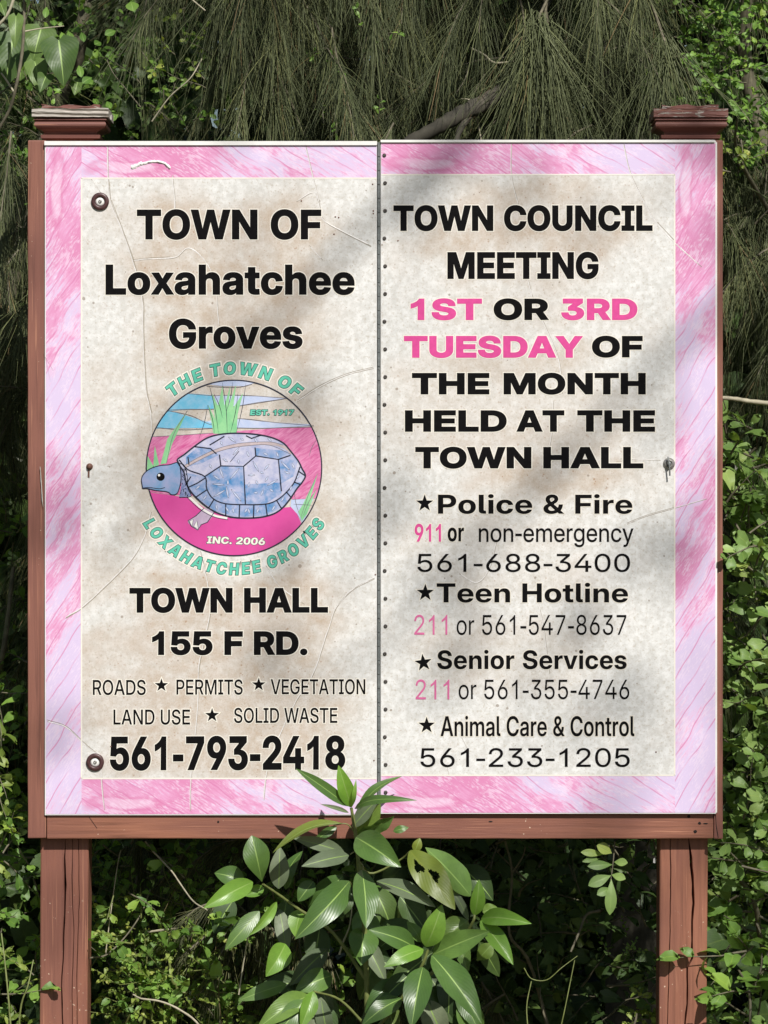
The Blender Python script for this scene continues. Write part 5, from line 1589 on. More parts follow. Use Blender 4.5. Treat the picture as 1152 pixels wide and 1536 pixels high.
def sprig_leaves(base, n, leaf, spacing=0.45, up=0.2, out=0.5, droop=0.0, side=0.9, pair=False, rnd=0.35):
    """leaves along sprigs that start at base (k,3); returns pos, dir, normal, size and twig paths"""
    k = len(base)
    d = rng.normal(size=(k, 3)) * 0.75 + np.array([0, -out, up])
    d /= np.linalg.norm(d, axis=1)[:, None]
    Ps, Ds, Ns, Ss, tw = [], [], [], [], []
    for i in range(k):
        L = leaf[i] if hasattr(leaf, '__len__') else leaf
        q = base[i].copy()
        dd = d[i].copy()
        path = [q.copy()]
        sd = np.cross(dd, [0.2, -0.5, 0.85])
        sd /= np.linalg.norm(sd) + 1e-9
        for j in range(n):
            dd = dd + rng.normal(size=3) * 0.10 + np.array([0, 0, -droop])
            dd /= np.linalg.norm(dd)
            q = q + dd * L * spacing
            path.append(q.copy())
            for sg in ((1, -1) if pair else ((1,) if j % 2 else (-1,))):
                ld = dd * (0.65 + 0.5 * (j == n - 1)) + sd * sg * side * (j < n - 1) + rng.normal(size=3) * rnd
                Ps.append(q)
                Ds.append(ld)
                Ns.append(np.array([0.12, -0.62, 0.62]) + rng.normal(size=3) * 0.42)
                Ss.append(L * rng.uniform(0.62, 1.15) * (0.8 if j > n - 3 else 1))
        tw.append((path, L * 0.035 + 0.0006, 0.0005))
    return np.array(Ps), np.array(Ds), np.array(Ns), np.array(Ss), tw


def project(p):
    k = (D + p[:, 1]) / D
    return 576 + p[:, 0] / S / k, 768 - (p[:, 2] - ZC) / S / k


def in_view(p, margin=0):
    x, y = project(p)
    seen = (x > -margin) & (x < 1152 + margin) & (y > -margin) & (y < 1536 + margin)
    behind = (x > 46) & (x < 1080) & (y > 215) & (y < 1255) & (p[:, 1] > 0.02)
    post_ = (y > 1250) & (((x > 66) & (x < 130)) | ((x > 992) & (x < 1056))) & (p[:, 1] > 0.06)
    return seen & ~behind & ~post_


def shrub(name, label, cat, loc, sets, twig_mat='twig', stems=(), nparts=140, group=None):
    """sets: list of dict(base, n, leaf, shape, wid, mat, ...); the most visible leaves become parts"""
    t = thing(name, label, cat, loc, group)
    L0 = np.array(loc)
    allp = []
    for si, s in enumerate(sets):
        kw = {k: v for k, v in s.items() if k in ('spacing', 'up', 'out', 'droop', 'side', 'pair', 'rnd')}
        p, d, nn, sz, tw = sprig_leaves(s['base'], s['n'], s['leaf'], **kw)
        allp.append((s, p - L0, d, nn, sz, tw, p))
    # pick the parts
    cand = []
    for si, (s, p, d, nn, sz, tw, pw) in enumerate(allp):
        v = np.where(in_view(pw))[0]
        for i in v:
            cand.append((pw[i][1] - sz[i] * 3, si, i))
    cand.sort()
    pick = set((c[1], c[2]) for c in cand[:nparts])
    for si, (s, p, d, nn, sz, tw, pw) in enumerate(allp):
        mask = np.ones(len(p), bool)
        V0, Q0, T0, U0 = unit_leaf(s['shape'], s['wid'], s.get('fold', 0.25))
        me = None
        D_, S_, N_ = frames(d, nn)
        for i in range(len(p)):
            if (si, i) not in pick:
                continue
            mask[i] = False
            if me is None:
                me = mesh_np('leaf', V0, [Q0, T0], M[s['mat']], True, uv=U0)
            o = bpy.data.objects.new('leaf', me)
            mt = Matrix.Identity(4)
            for r in range(3):
                mt[r][0], mt[r][1], mt[r][2], mt[r][3] = D_[i][r] * sz[i], S_[i][r] * sz[i], N_[i][r] * sz[i], p[i][r]
            link(o, t)
            o.matrix_local = mt
        if mask.any():
            o = joined_leaves('foliage', p[mask], d[mask], nn[mask], sz[mask], s['shape'], s['wid'], M[s['mat']], t, fold=s.get('fold', 0.25))
            o['kind'] = 'stuff'
        paths = [([Vector(q - L0) for q in pa], a, b) for pa, a, b in tw]
        tubes('twigs', paths, M[twig_mat], t, 4)['kind'] = 'stuff'
    if stems:
        tubes('stem', [(smooth_path([Vector(q) - Vector(loc) for q in pa], 5), a, b) for pa, a, b in stems], M[twig_mat], t, 6)
    return t


def region(n, x0, x1, y0, y1, d0, d1):
    px = rng.uniform(x0, x1, n)
    py = rng.uniform(y0, y1, n)
    d = rng.uniform(d0, d1, n)
    k = S * (D + d) / D
    z = ZC + (768 - py) * k
    return np.stack([(px - 576) * k, d, np.maximum(z, 0.02)], 1)


# ---------------------------------------------------------------- needle curtains
def needles(name, roots, dirs, length, droop, width, mat, parent, tint, K=4):
    N = len(roots)
    s = np.linspace(0, 1, K)[None, :, None]
    d = dirs / np.linalg.norm(dirs, axis=1)[:, None]
    side = np.cross(d, rng.normal(size=(N, 3)))
    side /= np.linalg.norm(side, axis=1)[:, None]
    curve = rng.normal(size=(N, 1)) * 0.17
    C = roots[:, None] + d[:, None] * s * length[:, None, None] + np.array([0, 0, -1.0])[None, None] * (s ** 2) * (droop * length)[:, None, None] + side[:, None] * (s ** 2) * (curve * length[:, None])[:, :, None]
    b = np.cross(d, side)
    ang = np.array([0, 2.1, 4.2])
    rad = (width[:, None] * np.linspace(1, 0.35, K)[None])[:, :, None, None]
    ring = C[:, :, None, :] + rad * (side[:, None, None] * np.cos(ang)[None, None, :, None] + b[:, None, None] * np.sin(ang)[None, None, :, None])
    V = ring.reshape(-1, 3)
    i = (np.arange(N) * K * 3)[:, None, None] + (np.arange(K - 1) * 3)[None, :, None]
    j = np.arange(3)[None, None, :]
    j2 = (j + 1) % 3
    F = np.stack([i + j, i + j2, i + 3 + j2, i + 3 + j], -1).reshape(-1, 4)
    me = mesh_np(name, V, F, mat, True, tint=np.repeat(tint, K * 3))
    o = link(bpy.data.objects.new(name, me), parent)
    o['kind'] = 'stuff'
    return o


def curtain(base, per, nl, spread, twig_len, fan=None):
    """drooping twigs at base; returns roots, dirs, lengths, tints, twig paths"""
    R, Dd, Ln, Ti, tw = [], [], [], [], []
    for b in base:
        td = np.array([rng.normal() * 0.5, -0.35 + rng.normal() * 0.35, -0.35 + rng.normal() * 0.45])
        td /= np.linalg.norm(td)
        tl = twig_len * rng.uniform(0.5, 1.3)
        q = b.copy()
        path = [q.copy()]
        steps = 6
        tt = rng.random() * 0.5
        for j in range(steps):
            td = td + np.array([0, 0, -0.16]) + rng.normal(size=3) * 0.08
            td /= np.linalg.norm(td)
            m = per // steps
            u = rng.random((m, 1))
            R.append(q + td * tl / steps * u)
            dd = td[None] * 0.75 + np.array([0, -0.12, -0.5])[None] + rng.normal(size=(m, 3)) * spread
            Dd.append(dd)
            Ln.append(nl * rng.uniform(0.45, 1.2, m))
            Ti.append(np.clip(tt + rng.normal(size=m) * 0.22 + 0.12, 0, 0.86) + (rng.random(m) < 0.05) * 0.5)
            q = q + td * tl / steps
            path.append(q.copy())
        tw.append((path, 0.0026, 0.0009))
    return np.concatenate(R), np.concatenate(Dd), np.concatenate(Ln), np.clip(np.concatenate(Ti), 0, 1), tw


def pine(label, loc, bases, trunk, limbs, per=110, nl=0.2, mat='needle', spread=0.2, tl=0.28):
    t = thing('pine_tree', label, 'tree', loc, None)
    L0 = np.array(loc)
    tubes('trunk', [(smooth_path([Vector(p) - Vector(loc) for p in trunk[0]], 6), trunk[1], trunk[2])], M['bark'], t, 12)
    for pa, a, b in limbs:
        tubes('limb', [(smooth_path([Vector(p) - Vector(loc) for p in pa], 6), a, b)], M['bark'], t, 8)
    for bi, base in enumerate(bases):
        R, Dd, Ln, Ti, tw = curtain(base, per, nl, spread, tl)
        W = np.full(len(R), 0.00078) * rng.uniform(0.6, 1.3, len(R))
        needles('needles', R - L0, Dd, Ln, rng.uniform(0.1, 0.5, len(R)), W, M[mat], t, Ti)
        tubes('twigs', [([Vector(q - L0) for q in pa], a, b) for pa, a, b in tw], M['twig'], t, 4)['kind'] = 'stuff'
    return t


def keep_out(b, f):
    x, y = project(b)
    return b[~f(x, y)]


# centre tree: crown hanging over and behind the board
b1 = region(230, 300, 1080, -260, 190, 0.45, 1.15)
b1 = keep_out(b1, lambda x, y: ((x < 340) & (y > 60)) | (x > 980) | ((y > 60) & (x > 600) & (x < 740) & (rng.random(len(x)) < 0.75)))
b1b = region(150, 100, 1100, 150, 900, 0.6, 1.2)
b1c = region(120, 200, 1150, -900, -250, 0.4, 1.6)
fan = []
for fx, fy, dd, n_ in ((812, 34, 0.34, 2), (1005, 66, 0.30, 1), (836, 50, 0.4, 1), (345, -40, 0.45, 1), (440, -70, 0.5, 1), (620, -120, 0.5, 1), (905, -30, 0.45, 1)):
    fan += [P(fx + rng.normal() * 6, fy + rng.normal() * 6, dd) for _ in range(n_)]
fan = np.array([list(p) for p in fan])
pine('tall drooping pine filling the background above the middle of the board', (0.55, 1.5, 0), [b1, b1b, b1c],
     ([(0.55, 1.5, -0.1), (0.6, 1.48, 1.2), (0.52, 1.5, 2.6), (0.6, 1.5, 4.6), (0.55, 1.5, 6.5)], 0.11, 0.03),
     [([P(770, 130, 0.75), P(735, 150, 0.46), P(690, 172, 0.40), P(655, 192, 0.38), P(610, 215, 0.38)], 0.020, 0.012), ([P(715, 160, 0.43), P(690, 195, 0.38), P(682, 225, 0.36)], 0.008, 0.004), ([P(760, 235, 1.3), P(690, 190, 1.0), P(660, 176, 0.8), P(640, 190, 0.72)], 0.035, 0.016), ([(0.55, 1.5, 2.5), P(740, 60, 1.2), P(650, -20, 0.8), P(520, -60, 0.6)], 0.03, 0.008),
      ([(0.55, 1.5, 2.7), P(860, -60, 1.0), P(812, 20, 0.5)], 0.022, 0.006), ([(0.55, 1.5, 2.8), P(430, -150, 1.0), P(330, -60, 0.6)], 0.024, 0.006)],
     per=130, nl=0.15, spread=0.30, tl=0.34)
tf = thing('pine_bough', 'long needled pine bough fanning down just above the right post cap', 'bough', tuple(P(870, -120, 0.6)))
L0 = np.array(tf.location)
R, Dd, Ln, Ti, tw = [], [], [], [], []
for b in fan:
    m = 70
    R.append(b + rng.normal(size=(m, 3)) * 0.012)
    dd = np.stack([rng.normal(size=m) * 0.42, -0.12 + rng.normal(size=m) * 0.16, -1 + rng.random(m) * 0.35], 1)
    Dd.append(dd)
    Ln.append(rng.uniform(0.12, 0.27, m))
    Ti.append(np.clip(rng.normal(size=m) * 0.15 + 0.42, 0, 0.86))
    tw.append(([Vector(b - L0), Vector(b - L0) + Vector((rng.normal() * 0.04, 0.12, 0.12)), Vector((rng.normal() * 0.05, 0.1, 0.25)) + Vector(b - L0) + Vector((0, .1, .12))], 0.003, 0.004))
R = np.concatenate(R)
needles('needles', R - L0, np.concatenate(Dd), np.concatenate(Ln), rng.uniform(0.1, 0.45, len(R)), rng.uniform(0.0007, 0.0012, len(R)), M['needle'], tf, np.concatenate(Ti), 5)
tubes('twigs', tw, M['twig'], tf, 4)['kind'] = 'stuff'

b2 = region(105, -420, 90, 170, 640, 0.30, 1.0)
pine('drooping pine whose needles hang left of the board', (-1.6, 1.6, 0), [b2, region(40, -500, 60, -300, 170, 0.9, 1.6)],
     ([(-1.6, 1.6, -0.1), (-1.55, 1.6, 1.5), (-1.65, 1.6, 3), (-1.6, 1.6, 5)], 0.09, 0.03), [([(-1.6, 1.6, 2.3), P(-150, 150, 1.0), P(0, 200, 0.6)], 0.025, 0.006)], per=120, nl=0.14, spread=0.30, tl=0.3)
b3 = region(80, 1050, 1420, 170, 520, 0.35, 1.0)
pine('drooping pine whose needles hang right of the board', (1.75, 1.7, 0), [b3, region(30, 1120, 1500, -400, 170, 1.0, 1.6)],
     ([(1.75, 1.7, -0.1), (1.7, 1.7, 1.5), (1.78, 1.7, 3), (1.75, 1.7, 5)], 0.09, 0.03), [([(1.75, 1.7, 2.3), P(1300, 120, 1.0), P(1180, 180, 0.6)], 0.025, 0.006)], per=120, nl=0.14, spread=0.30, tl=0.3)
# low hanging dead needles seen under the board
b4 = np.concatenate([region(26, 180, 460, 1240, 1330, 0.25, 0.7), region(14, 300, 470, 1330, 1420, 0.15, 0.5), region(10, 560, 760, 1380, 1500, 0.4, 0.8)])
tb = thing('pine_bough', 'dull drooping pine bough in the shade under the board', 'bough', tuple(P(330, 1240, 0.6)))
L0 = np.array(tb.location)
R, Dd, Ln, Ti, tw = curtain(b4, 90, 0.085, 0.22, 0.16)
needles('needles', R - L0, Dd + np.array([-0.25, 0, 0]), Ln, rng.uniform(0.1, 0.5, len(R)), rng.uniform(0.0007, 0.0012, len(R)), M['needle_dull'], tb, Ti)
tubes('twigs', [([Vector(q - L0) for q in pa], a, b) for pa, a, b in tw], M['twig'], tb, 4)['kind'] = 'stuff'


# ---------------------------------------------------------------- shrubs round the board
c = lambda *a: np.concatenate(a)
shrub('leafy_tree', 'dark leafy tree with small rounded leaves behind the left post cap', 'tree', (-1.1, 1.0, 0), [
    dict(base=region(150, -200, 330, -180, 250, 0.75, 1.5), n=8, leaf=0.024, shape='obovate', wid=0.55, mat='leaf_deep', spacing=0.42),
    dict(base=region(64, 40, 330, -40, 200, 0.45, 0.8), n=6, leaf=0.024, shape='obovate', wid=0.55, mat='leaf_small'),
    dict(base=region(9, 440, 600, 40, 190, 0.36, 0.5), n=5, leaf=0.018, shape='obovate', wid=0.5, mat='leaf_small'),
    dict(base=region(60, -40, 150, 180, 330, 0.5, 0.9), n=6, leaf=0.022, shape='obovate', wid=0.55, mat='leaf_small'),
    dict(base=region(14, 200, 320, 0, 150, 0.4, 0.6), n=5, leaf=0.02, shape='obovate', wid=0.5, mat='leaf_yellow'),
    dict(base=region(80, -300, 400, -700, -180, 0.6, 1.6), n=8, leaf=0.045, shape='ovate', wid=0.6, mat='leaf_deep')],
    stems=[([(-1.1, 1.0, -0.1), (-1.0, 1.0, 1.0), P(60, 240, 1.4), P(120, 60, 1.4), P(140, -150, 1.4)], 0.035, 0.012)])
shrub('small_leaved_bush', 'bushy small-leaved shrub beside and above the right post cap', 'shrub', (1.05, 0.8, 0), [
    dict(base=region(150, 950, 1420, -150, 300, 0.55, 1.0), n=8, leaf=0.019, shape='obovate', wid=0.55, mat='leaf_small', spacing=0.42),
    dict(base=region(110, 1010, 1300, -60, 230, 0.25, 0.55), n=8, leaf=0.021, shape='obovate', wid=0.55, mat='leaf_small', spacing=0.42, pair=True),
    dict(base=region(9, 1085, 1150, 170, 260, 0.12, 0.3), n=6, leaf=0.017, shape='obovate', wid=0.5, mat='leaf_yellow', up=0.5, pair=True),
    dict(base=region(60, 900, 1500, -700, -150, 0.5, 1.4), n=8, leaf=0.04, shape='ovate', wid=0.6, mat='leaf_deep')],
    stems=[([(1.05, 0.8, -0.1), (1.1, 0.8, 1.2), P(1140, 200, 0.7), P(1120, -40, 0.6)], 0.03, 0.01), ([P(1250, 700, 0.7), P(1190, 400, 0.6), P(1110, 240, 0.35), P(1105, 180, 0.2)], 0.008, 0.002)], nparts=200)
shrub('broad_leaved_shrub', 'green shrub with rounded leaves crowding the right side of the board', 'shrub', (1.15, 0.35, 0), [
    dict(base=region(70, 1075, 1400, 650, 1000, 0.25, 0.7), n=6, leaf=0.052, shape='obovate', wid=0.55, mat='leaf_grey', spacing=0.4),
    dict(base=region(110, 1075, 1400, 950, 1650, 0.15, 0.7), n=7, leaf=0.050, shape='obovate', wid=0.58, mat='leaf_grey', spacing=0.4),
    dict(base=region(60, 1112, 1240, 760, 1400, 0.08, 0.28), n=6, leaf=0.046, shape='obovate', wid=0.58, mat='leaf_grey', spacing=0.42),
    dict(base=region(26, 1100, 1220, 1280, 1560, 0.02, 0.3), n=5, leaf=0.056, shape='ovate', wid=0.62, mat='leaf_small', spacing=0.45),
    dict(base=region(30, 1080, 1180, 640, 820, 0.15, 0.35), n=5, leaf=0.050, shape='obovate', wid=0.55, mat='leaf_grey', spacing=0.4),
    dict(base=region(45, 1075, 1230, 800, 1500, 0.2, 0.4), n=8, leaf=0.013, shape='ovate', wid=0.5, mat='leaf_yellow', spacing=0.5)],
    stems=[([(1.15, 0.35, -0.05), P(1180, 1500, 0.3), P(1130, 1350, 0.2), P(1085, 1300, 0.15)], 0.008, 0.003), ([(1.15, 0.35, -0.05), P(1260, 1200, 0.5), P(1200, 900, 0.5), P(1150, 700, 0.4)], 0.012, 0.004),
           ([P(1125, 1560, 0.05), P(1124, 1490, 0.05), P(1108, 1455, 0.03)], 0.003, 0.002), ([P(1124, 1490, 0.05), P(1140, 1458, 0.06), P(1143, 1430, 0.06)], 0.0028, 0.0016)], nparts=290)
shrub('broad_leaved_shrub', 'shaded green shrub crowding the left side of the board', 'shrub', (-0.85, 0.4, 0), [
    dict(base=region(120, -350, 70, 720, 1250, 0.22, 0.8), n=7, leaf=0.030, shape='obovate', wid=0.55, mat='leaf_small', spacing=0.4),
    dict(base=region(30, -90, 10, 1000, 1560, 0.05, 0.18), n=6, leaf=0.038, shape='obovate', wid=0.55, mat='leaf_small', spacing=0.42),
    dict(base=region(90, -350, 75, 1150, 1650, 0.06, 0.6), n=7, leaf=0.037, shape='obovate', wid=0.55, mat='leaf_small', spacing=0.4),
    dict(base=region(14, -60, 0, 1060, 1380, 0.02, 0.10), n=5, leaf=0.034, shape='obovate', wid=0.5, mat='leaf_yellow'),
    dict(base=region(10, -40, 60, 1440, 1580, 0.02, 0.2), n=5, leaf=0.03, shape='lance', wid=0.35, mat='leaf_yellow')],
    stems=[([(-0.85, 0.4, -0.05), P(-60, 1200, 0.45), P(0, 1000, 0.4), P(20, 850, 0.4)], 0.01, 0.004)], nparts=230)
shrub('weedy_bush', 'low sunlit weeds with tiny leaves at the foot of the left post', 'shrub', (-0.5, 0.15, 0), [
    dict(base=region(85, 160, 350, 1405, 1640, 0.04, 0.24), n=9, leaf=0.014, shape='obovate', wid=0.55, mat='leaf_yellow', spacing=0.5, up=0.5),
    dict(base=region(16, 175, 270, 1420, 1640, 0.06, 0.14), n=5, leaf=0.028, shape='ovate', wid=0.5, mat='leaf_small', up=0.4),
    dict(base=region(26, 145, 300, 1350, 1450, 0.16, 0.3), n=6, leaf=0.02, shape='obovate', wid=0.6, mat='leaf_yellow'),
    dict(base=region(6, 110, 130, 1580, 1620, -0.05, 0.0), n=5, leaf=0.012, shape='ovate', wid=0.5, mat='leaf_grey', up=0.5),
    dict(base=region(34, 165, 340, 1290, 1500, 0.12, 0.30), n=5, leaf=0.026, shape='obovate', wid=0.55, mat='leaf_small'),
    dict(base=region(12, 190, 330, 1400, 1540, 0.04, 0.12), n=4, leaf=0.044, shape='ovate', wid=0.6, mat='leaf_small', up=0.4),
    dict(base=region(30, 130, 330, 1280, 1450, 0.3, 0.6), n=6, leaf=0.028, shape='obovate', wid=0.55, mat='leaf_small')],
    stems=[([(-0.5, 0.15, -0.05), P(215, 1560, 0.1), P(205, 1500, 0.08), P(190, 1450, 0.08)], 0.004, 0.002), ([(-0.46, 0.15, -0.05), P(262, 1540, 0.1), P(258, 1470, 0.08), P(250, 1425, 0.08)], 0.004, 0.002)], nparts=240, twig_mat='stem')
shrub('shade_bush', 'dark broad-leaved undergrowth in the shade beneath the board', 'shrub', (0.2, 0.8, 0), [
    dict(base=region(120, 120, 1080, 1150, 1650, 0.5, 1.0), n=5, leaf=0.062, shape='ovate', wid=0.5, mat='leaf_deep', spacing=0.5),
    dict(base=region(60, 620, 1000, 1250, 1600, 0.35, 0.8), n=5, leaf=0.055, shape='obovate', wid=0.5, mat='leaf_deep', spacing=0.5),  # leaf_deep carries the darkness under the right panel in its colour
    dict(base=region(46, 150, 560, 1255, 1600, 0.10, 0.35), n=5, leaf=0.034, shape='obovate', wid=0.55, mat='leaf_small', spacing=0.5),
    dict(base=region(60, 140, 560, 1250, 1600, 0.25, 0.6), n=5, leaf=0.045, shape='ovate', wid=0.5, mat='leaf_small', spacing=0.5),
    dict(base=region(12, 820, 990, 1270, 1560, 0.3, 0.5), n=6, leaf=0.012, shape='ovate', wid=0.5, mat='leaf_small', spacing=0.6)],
    stems=[([P(860, 1700, 0.5), P(800, 1460, 0.4), P(764, 1400, 0.35), P(768, 1310, 0.35), P(758, 1262, 0.35)], 0.004, 0.002), ([P(768, 1310, 0.35), P(784, 1285, 0.34), P(788, 1270, 0.34)], 0.002, 0.001)], nparts=160)
shrub('light_leaved_bush', 'pale green sprigs beside the inner face of the right post', 'shrub', (0.5, 0.2, 0), [
    dict(base=region(12, 915, 975, 1500, 1600, 0.14, 0.22), n=5, leaf=0.022, shape='obovate', wid=0.5, mat='leaf_yellow', up=0.5),
    dict(base=region(6, 930, 955, 1400, 1470, 0.2, 0.3), n=5, leaf=0.012, shape='ovate', wid=0.5, mat='leaf_grey', up=0.4)],
    stems=[([(0.5, 0.2, -0.05), P(950, 1600, 0.1), P(955, 1520, 0.08)], 0.004, 0.002)], nparts=60)

# deep hedge masses close the view behind everything
def hedge(label, x0, x1, z0, z1, y0, y1, n, size, mat):
    p = np.stack([rng.uniform(x0, x1, n), rng.uniform(y0, y1, n), rng.uniform(z0, z1, n)], 1)
    d = rng.normal(size=(n, 3)) + np.array([0, -0.3, -0.2])
    nn = rng.normal(size=(n, 3)) * 0.5 + np.array([0, -0.8, 0.4])
    o = joined_leaves('hedge', p, d, nn, rng.uniform(0.6, 1.3, n) * size, 'ovate', 0.62, M[mat])
    o['kind'] = 'stuff'
    o['label'] = label
    o['category'] = 'hedge'
    return o


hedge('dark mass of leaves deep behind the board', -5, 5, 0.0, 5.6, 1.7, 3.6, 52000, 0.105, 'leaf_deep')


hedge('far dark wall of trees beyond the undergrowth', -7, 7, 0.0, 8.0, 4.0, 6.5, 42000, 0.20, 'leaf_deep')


# ---------------------------------------------------------------- heart-leaved vine, top left
def shaped_leaf(parent, bx, by, tx, ty, wpx, mat, d0=-0.06, d1=None, shape='ovate', fold=0.25, arch=0.10, holes=(), twist=0.0, nrm=None, wave=0.0, name='leaf'):
    """a leaf from base pixel to tip pixel; d0, d1 depths of base and tip"""
    d1 = d0 if d1 is None else d1
    A, B = P(bx, by, d0), P(tx, ty, d1)
    L = (B - A).length
    W = wpx * S * (D + d0) / D
    X = (B - A).normalized()
    N = Vector(nrm) if nrm else Vector((0.1 + twist, -1.0, 0.35))
    N = (N - N.dot(X) * X).normalized()
    Y = N.cross(X)
    nu, vs_ = (48, np.linspace(-1, 1, 35)) if holes else (12, np.array([-1, -0.66, -0.33, -0.045, 0.045, 0.33, 0.66, 1]))
    prof = {'ovate': lambda t: (math.sin(math.pi * t ** 0.82)) ** 0.80, 'obovate': lambda t: math.sin(math.pi * t ** 1.45) ** 0.75, 'lance': lambda t: math.sin(math.pi * t ** 0.9) ** 0.95,
            'heart': lambda t: (1 - t ** 1.5) ** 0.8 * min(1, (t / 0.13)) ** 0.4 * 1.1}[shape]
    V, UV = [], []
    for i in range(nu + 1):
        t = i / nu
        wdt = prof(min(max(t, 0.004), 0.996)) * W / 2
        cen = A + X * (t * L) + N * (arch * L * math.sin(math.pi * t) - 0.05 * L * t * t)
        for v in vs_:
            back = -0.10 * L * abs(v) ** 1.3 * (1 - t) ** 4 if shape == 'heart' else 0
            q = cen + Y * (v * wdt) + X * back + N * (abs(v) ** 1.4 * fold * wdt + wave * wdt * math.sin(t * 13 + v * 2) * abs(v))
            V.append(tuple(q - parent.location))
            UV.append((t, 0.5 + v / 2))
    m = len(vs_)
    F, I = [], []
    for i in range(nu):
        for j in range(m - 1):
            ct, cv = (i + 0.5) / nu, (vs_[j] + vs_[j + 1]) / 2
            if any(((ct - h[0]) / h[2]) ** 2 + ((cv - h[1]) / h[3]) ** 2 < 1 + 0.45 * math.sin(6.0 * math.atan2((cv - h[1]) / h[3], (ct - h[0]) / h[2]) * 0.5 + h[0] * 20) for h in holes):
                continue
            a = i * m + j
            F.append((a, a + m, a + m + 1, a + 1))
            I.append(1 if (not holes and j == 3) or (holes and False) else 0)
    me = mesh_np('leaf', V, np.array(F), [M[mat], M['rib']], True, uv=UV, matidx=I)
    return link(bpy.data.objects.new(name, me), parent)


vine = thing('climbing_vine', 'heart-leaved vine climbing in front of the dark tree at top left', 'vine', tuple(P(60, 300, 0.5)))
V0 = vine.location
for a in ((88, 60, 96, 128, 50, 'leaf_vine', 0.30), (62, 42, 50, 88, 42, 'leaf_vine', 0.36), (20, 55, 8, 130, 56, 'leaf_vine', 0.42), (52, 92, 62, 142, 30, 'leaf_vine', 0.34), (70, 112, 60, 138, 22, 'leaf_vine', 0.30), (24, 24, 22, 72, 20, 'leaf_vine', 0.3),
          (0, 4, 8, 24, 16, 'leaf_vine', 0.3), (45, 0, 36, -12, 26, 'leaf_vine', 0.3), (36, 62, 30, 120, 60, 'leaf_vine', 0.55), (118, 118, 112, 142, 24, 'leaf_vine', 0.5), (-20, 60, -30, 130, 50, 'leaf_vine', 0.45)):
    shaped_leaf(vine, a[0], a[1], a[2], a[3], a[4] * 1.15, a[5], a[6], a[6] - 0.02, 'heart', 0.25, 0.08, wave=0.12)
for x0, y0, x1, y1, w_ in ((70, 10, 68, 26, 10), (92, 48, 96, 62, 10), (102, 46, 108, 64, 12), (122, 48, 126, 62, 10), (152, 64, 142, 66, 12), (174, 46, 158, 52, 13), (196, 2, 200, 16, 20), (118, 98, 122, 115, 11), (138, 116, 124, 124, 13), (132, 120, 138, 126, 10), (80, 30, 82, 38, 9),
                           (160, 152, 166, 162, 10), (140, 148, 146, 156, 9), (178, 172, 160, 180, 14)):
    shaped_leaf(vine, x0, y0, x1, y1, w_, 'leaf_small', 0.42, 0.40, 'obovate', 0.15, 0.05)
tubes('stem', [(smooth_path([P(38, -30, .3) - V0, P(36, 30, .3) - V0, P(33, 80, .3) - V0, P(24, 130, .3) - V0, P(14, 165, .32) - V0, P(-6, 200, .34) - V0], 6), 0.0034, 0.0030)], M['twig'], vine, 8)
tubes('stem', [(smooth_path([P(26, -20, .35) - V0, P(12, 20, .35) - V0, P(-12, 48, .36) - V0], 6), 0.003, 0.003), (smooth_path([P(-10, 96, .4) - V0, P(8, 118, .4) - V0, P(22, 140, .4) - V0], 5), 0.002, 0.002),
               (smooth_path([P(38, 47, .3) - V0, P(60, 43, .3) - V0, P(96, 39, .29) - V0], 4), 0.0016, 0.0009)], M['twig_pale'], vine, 6)


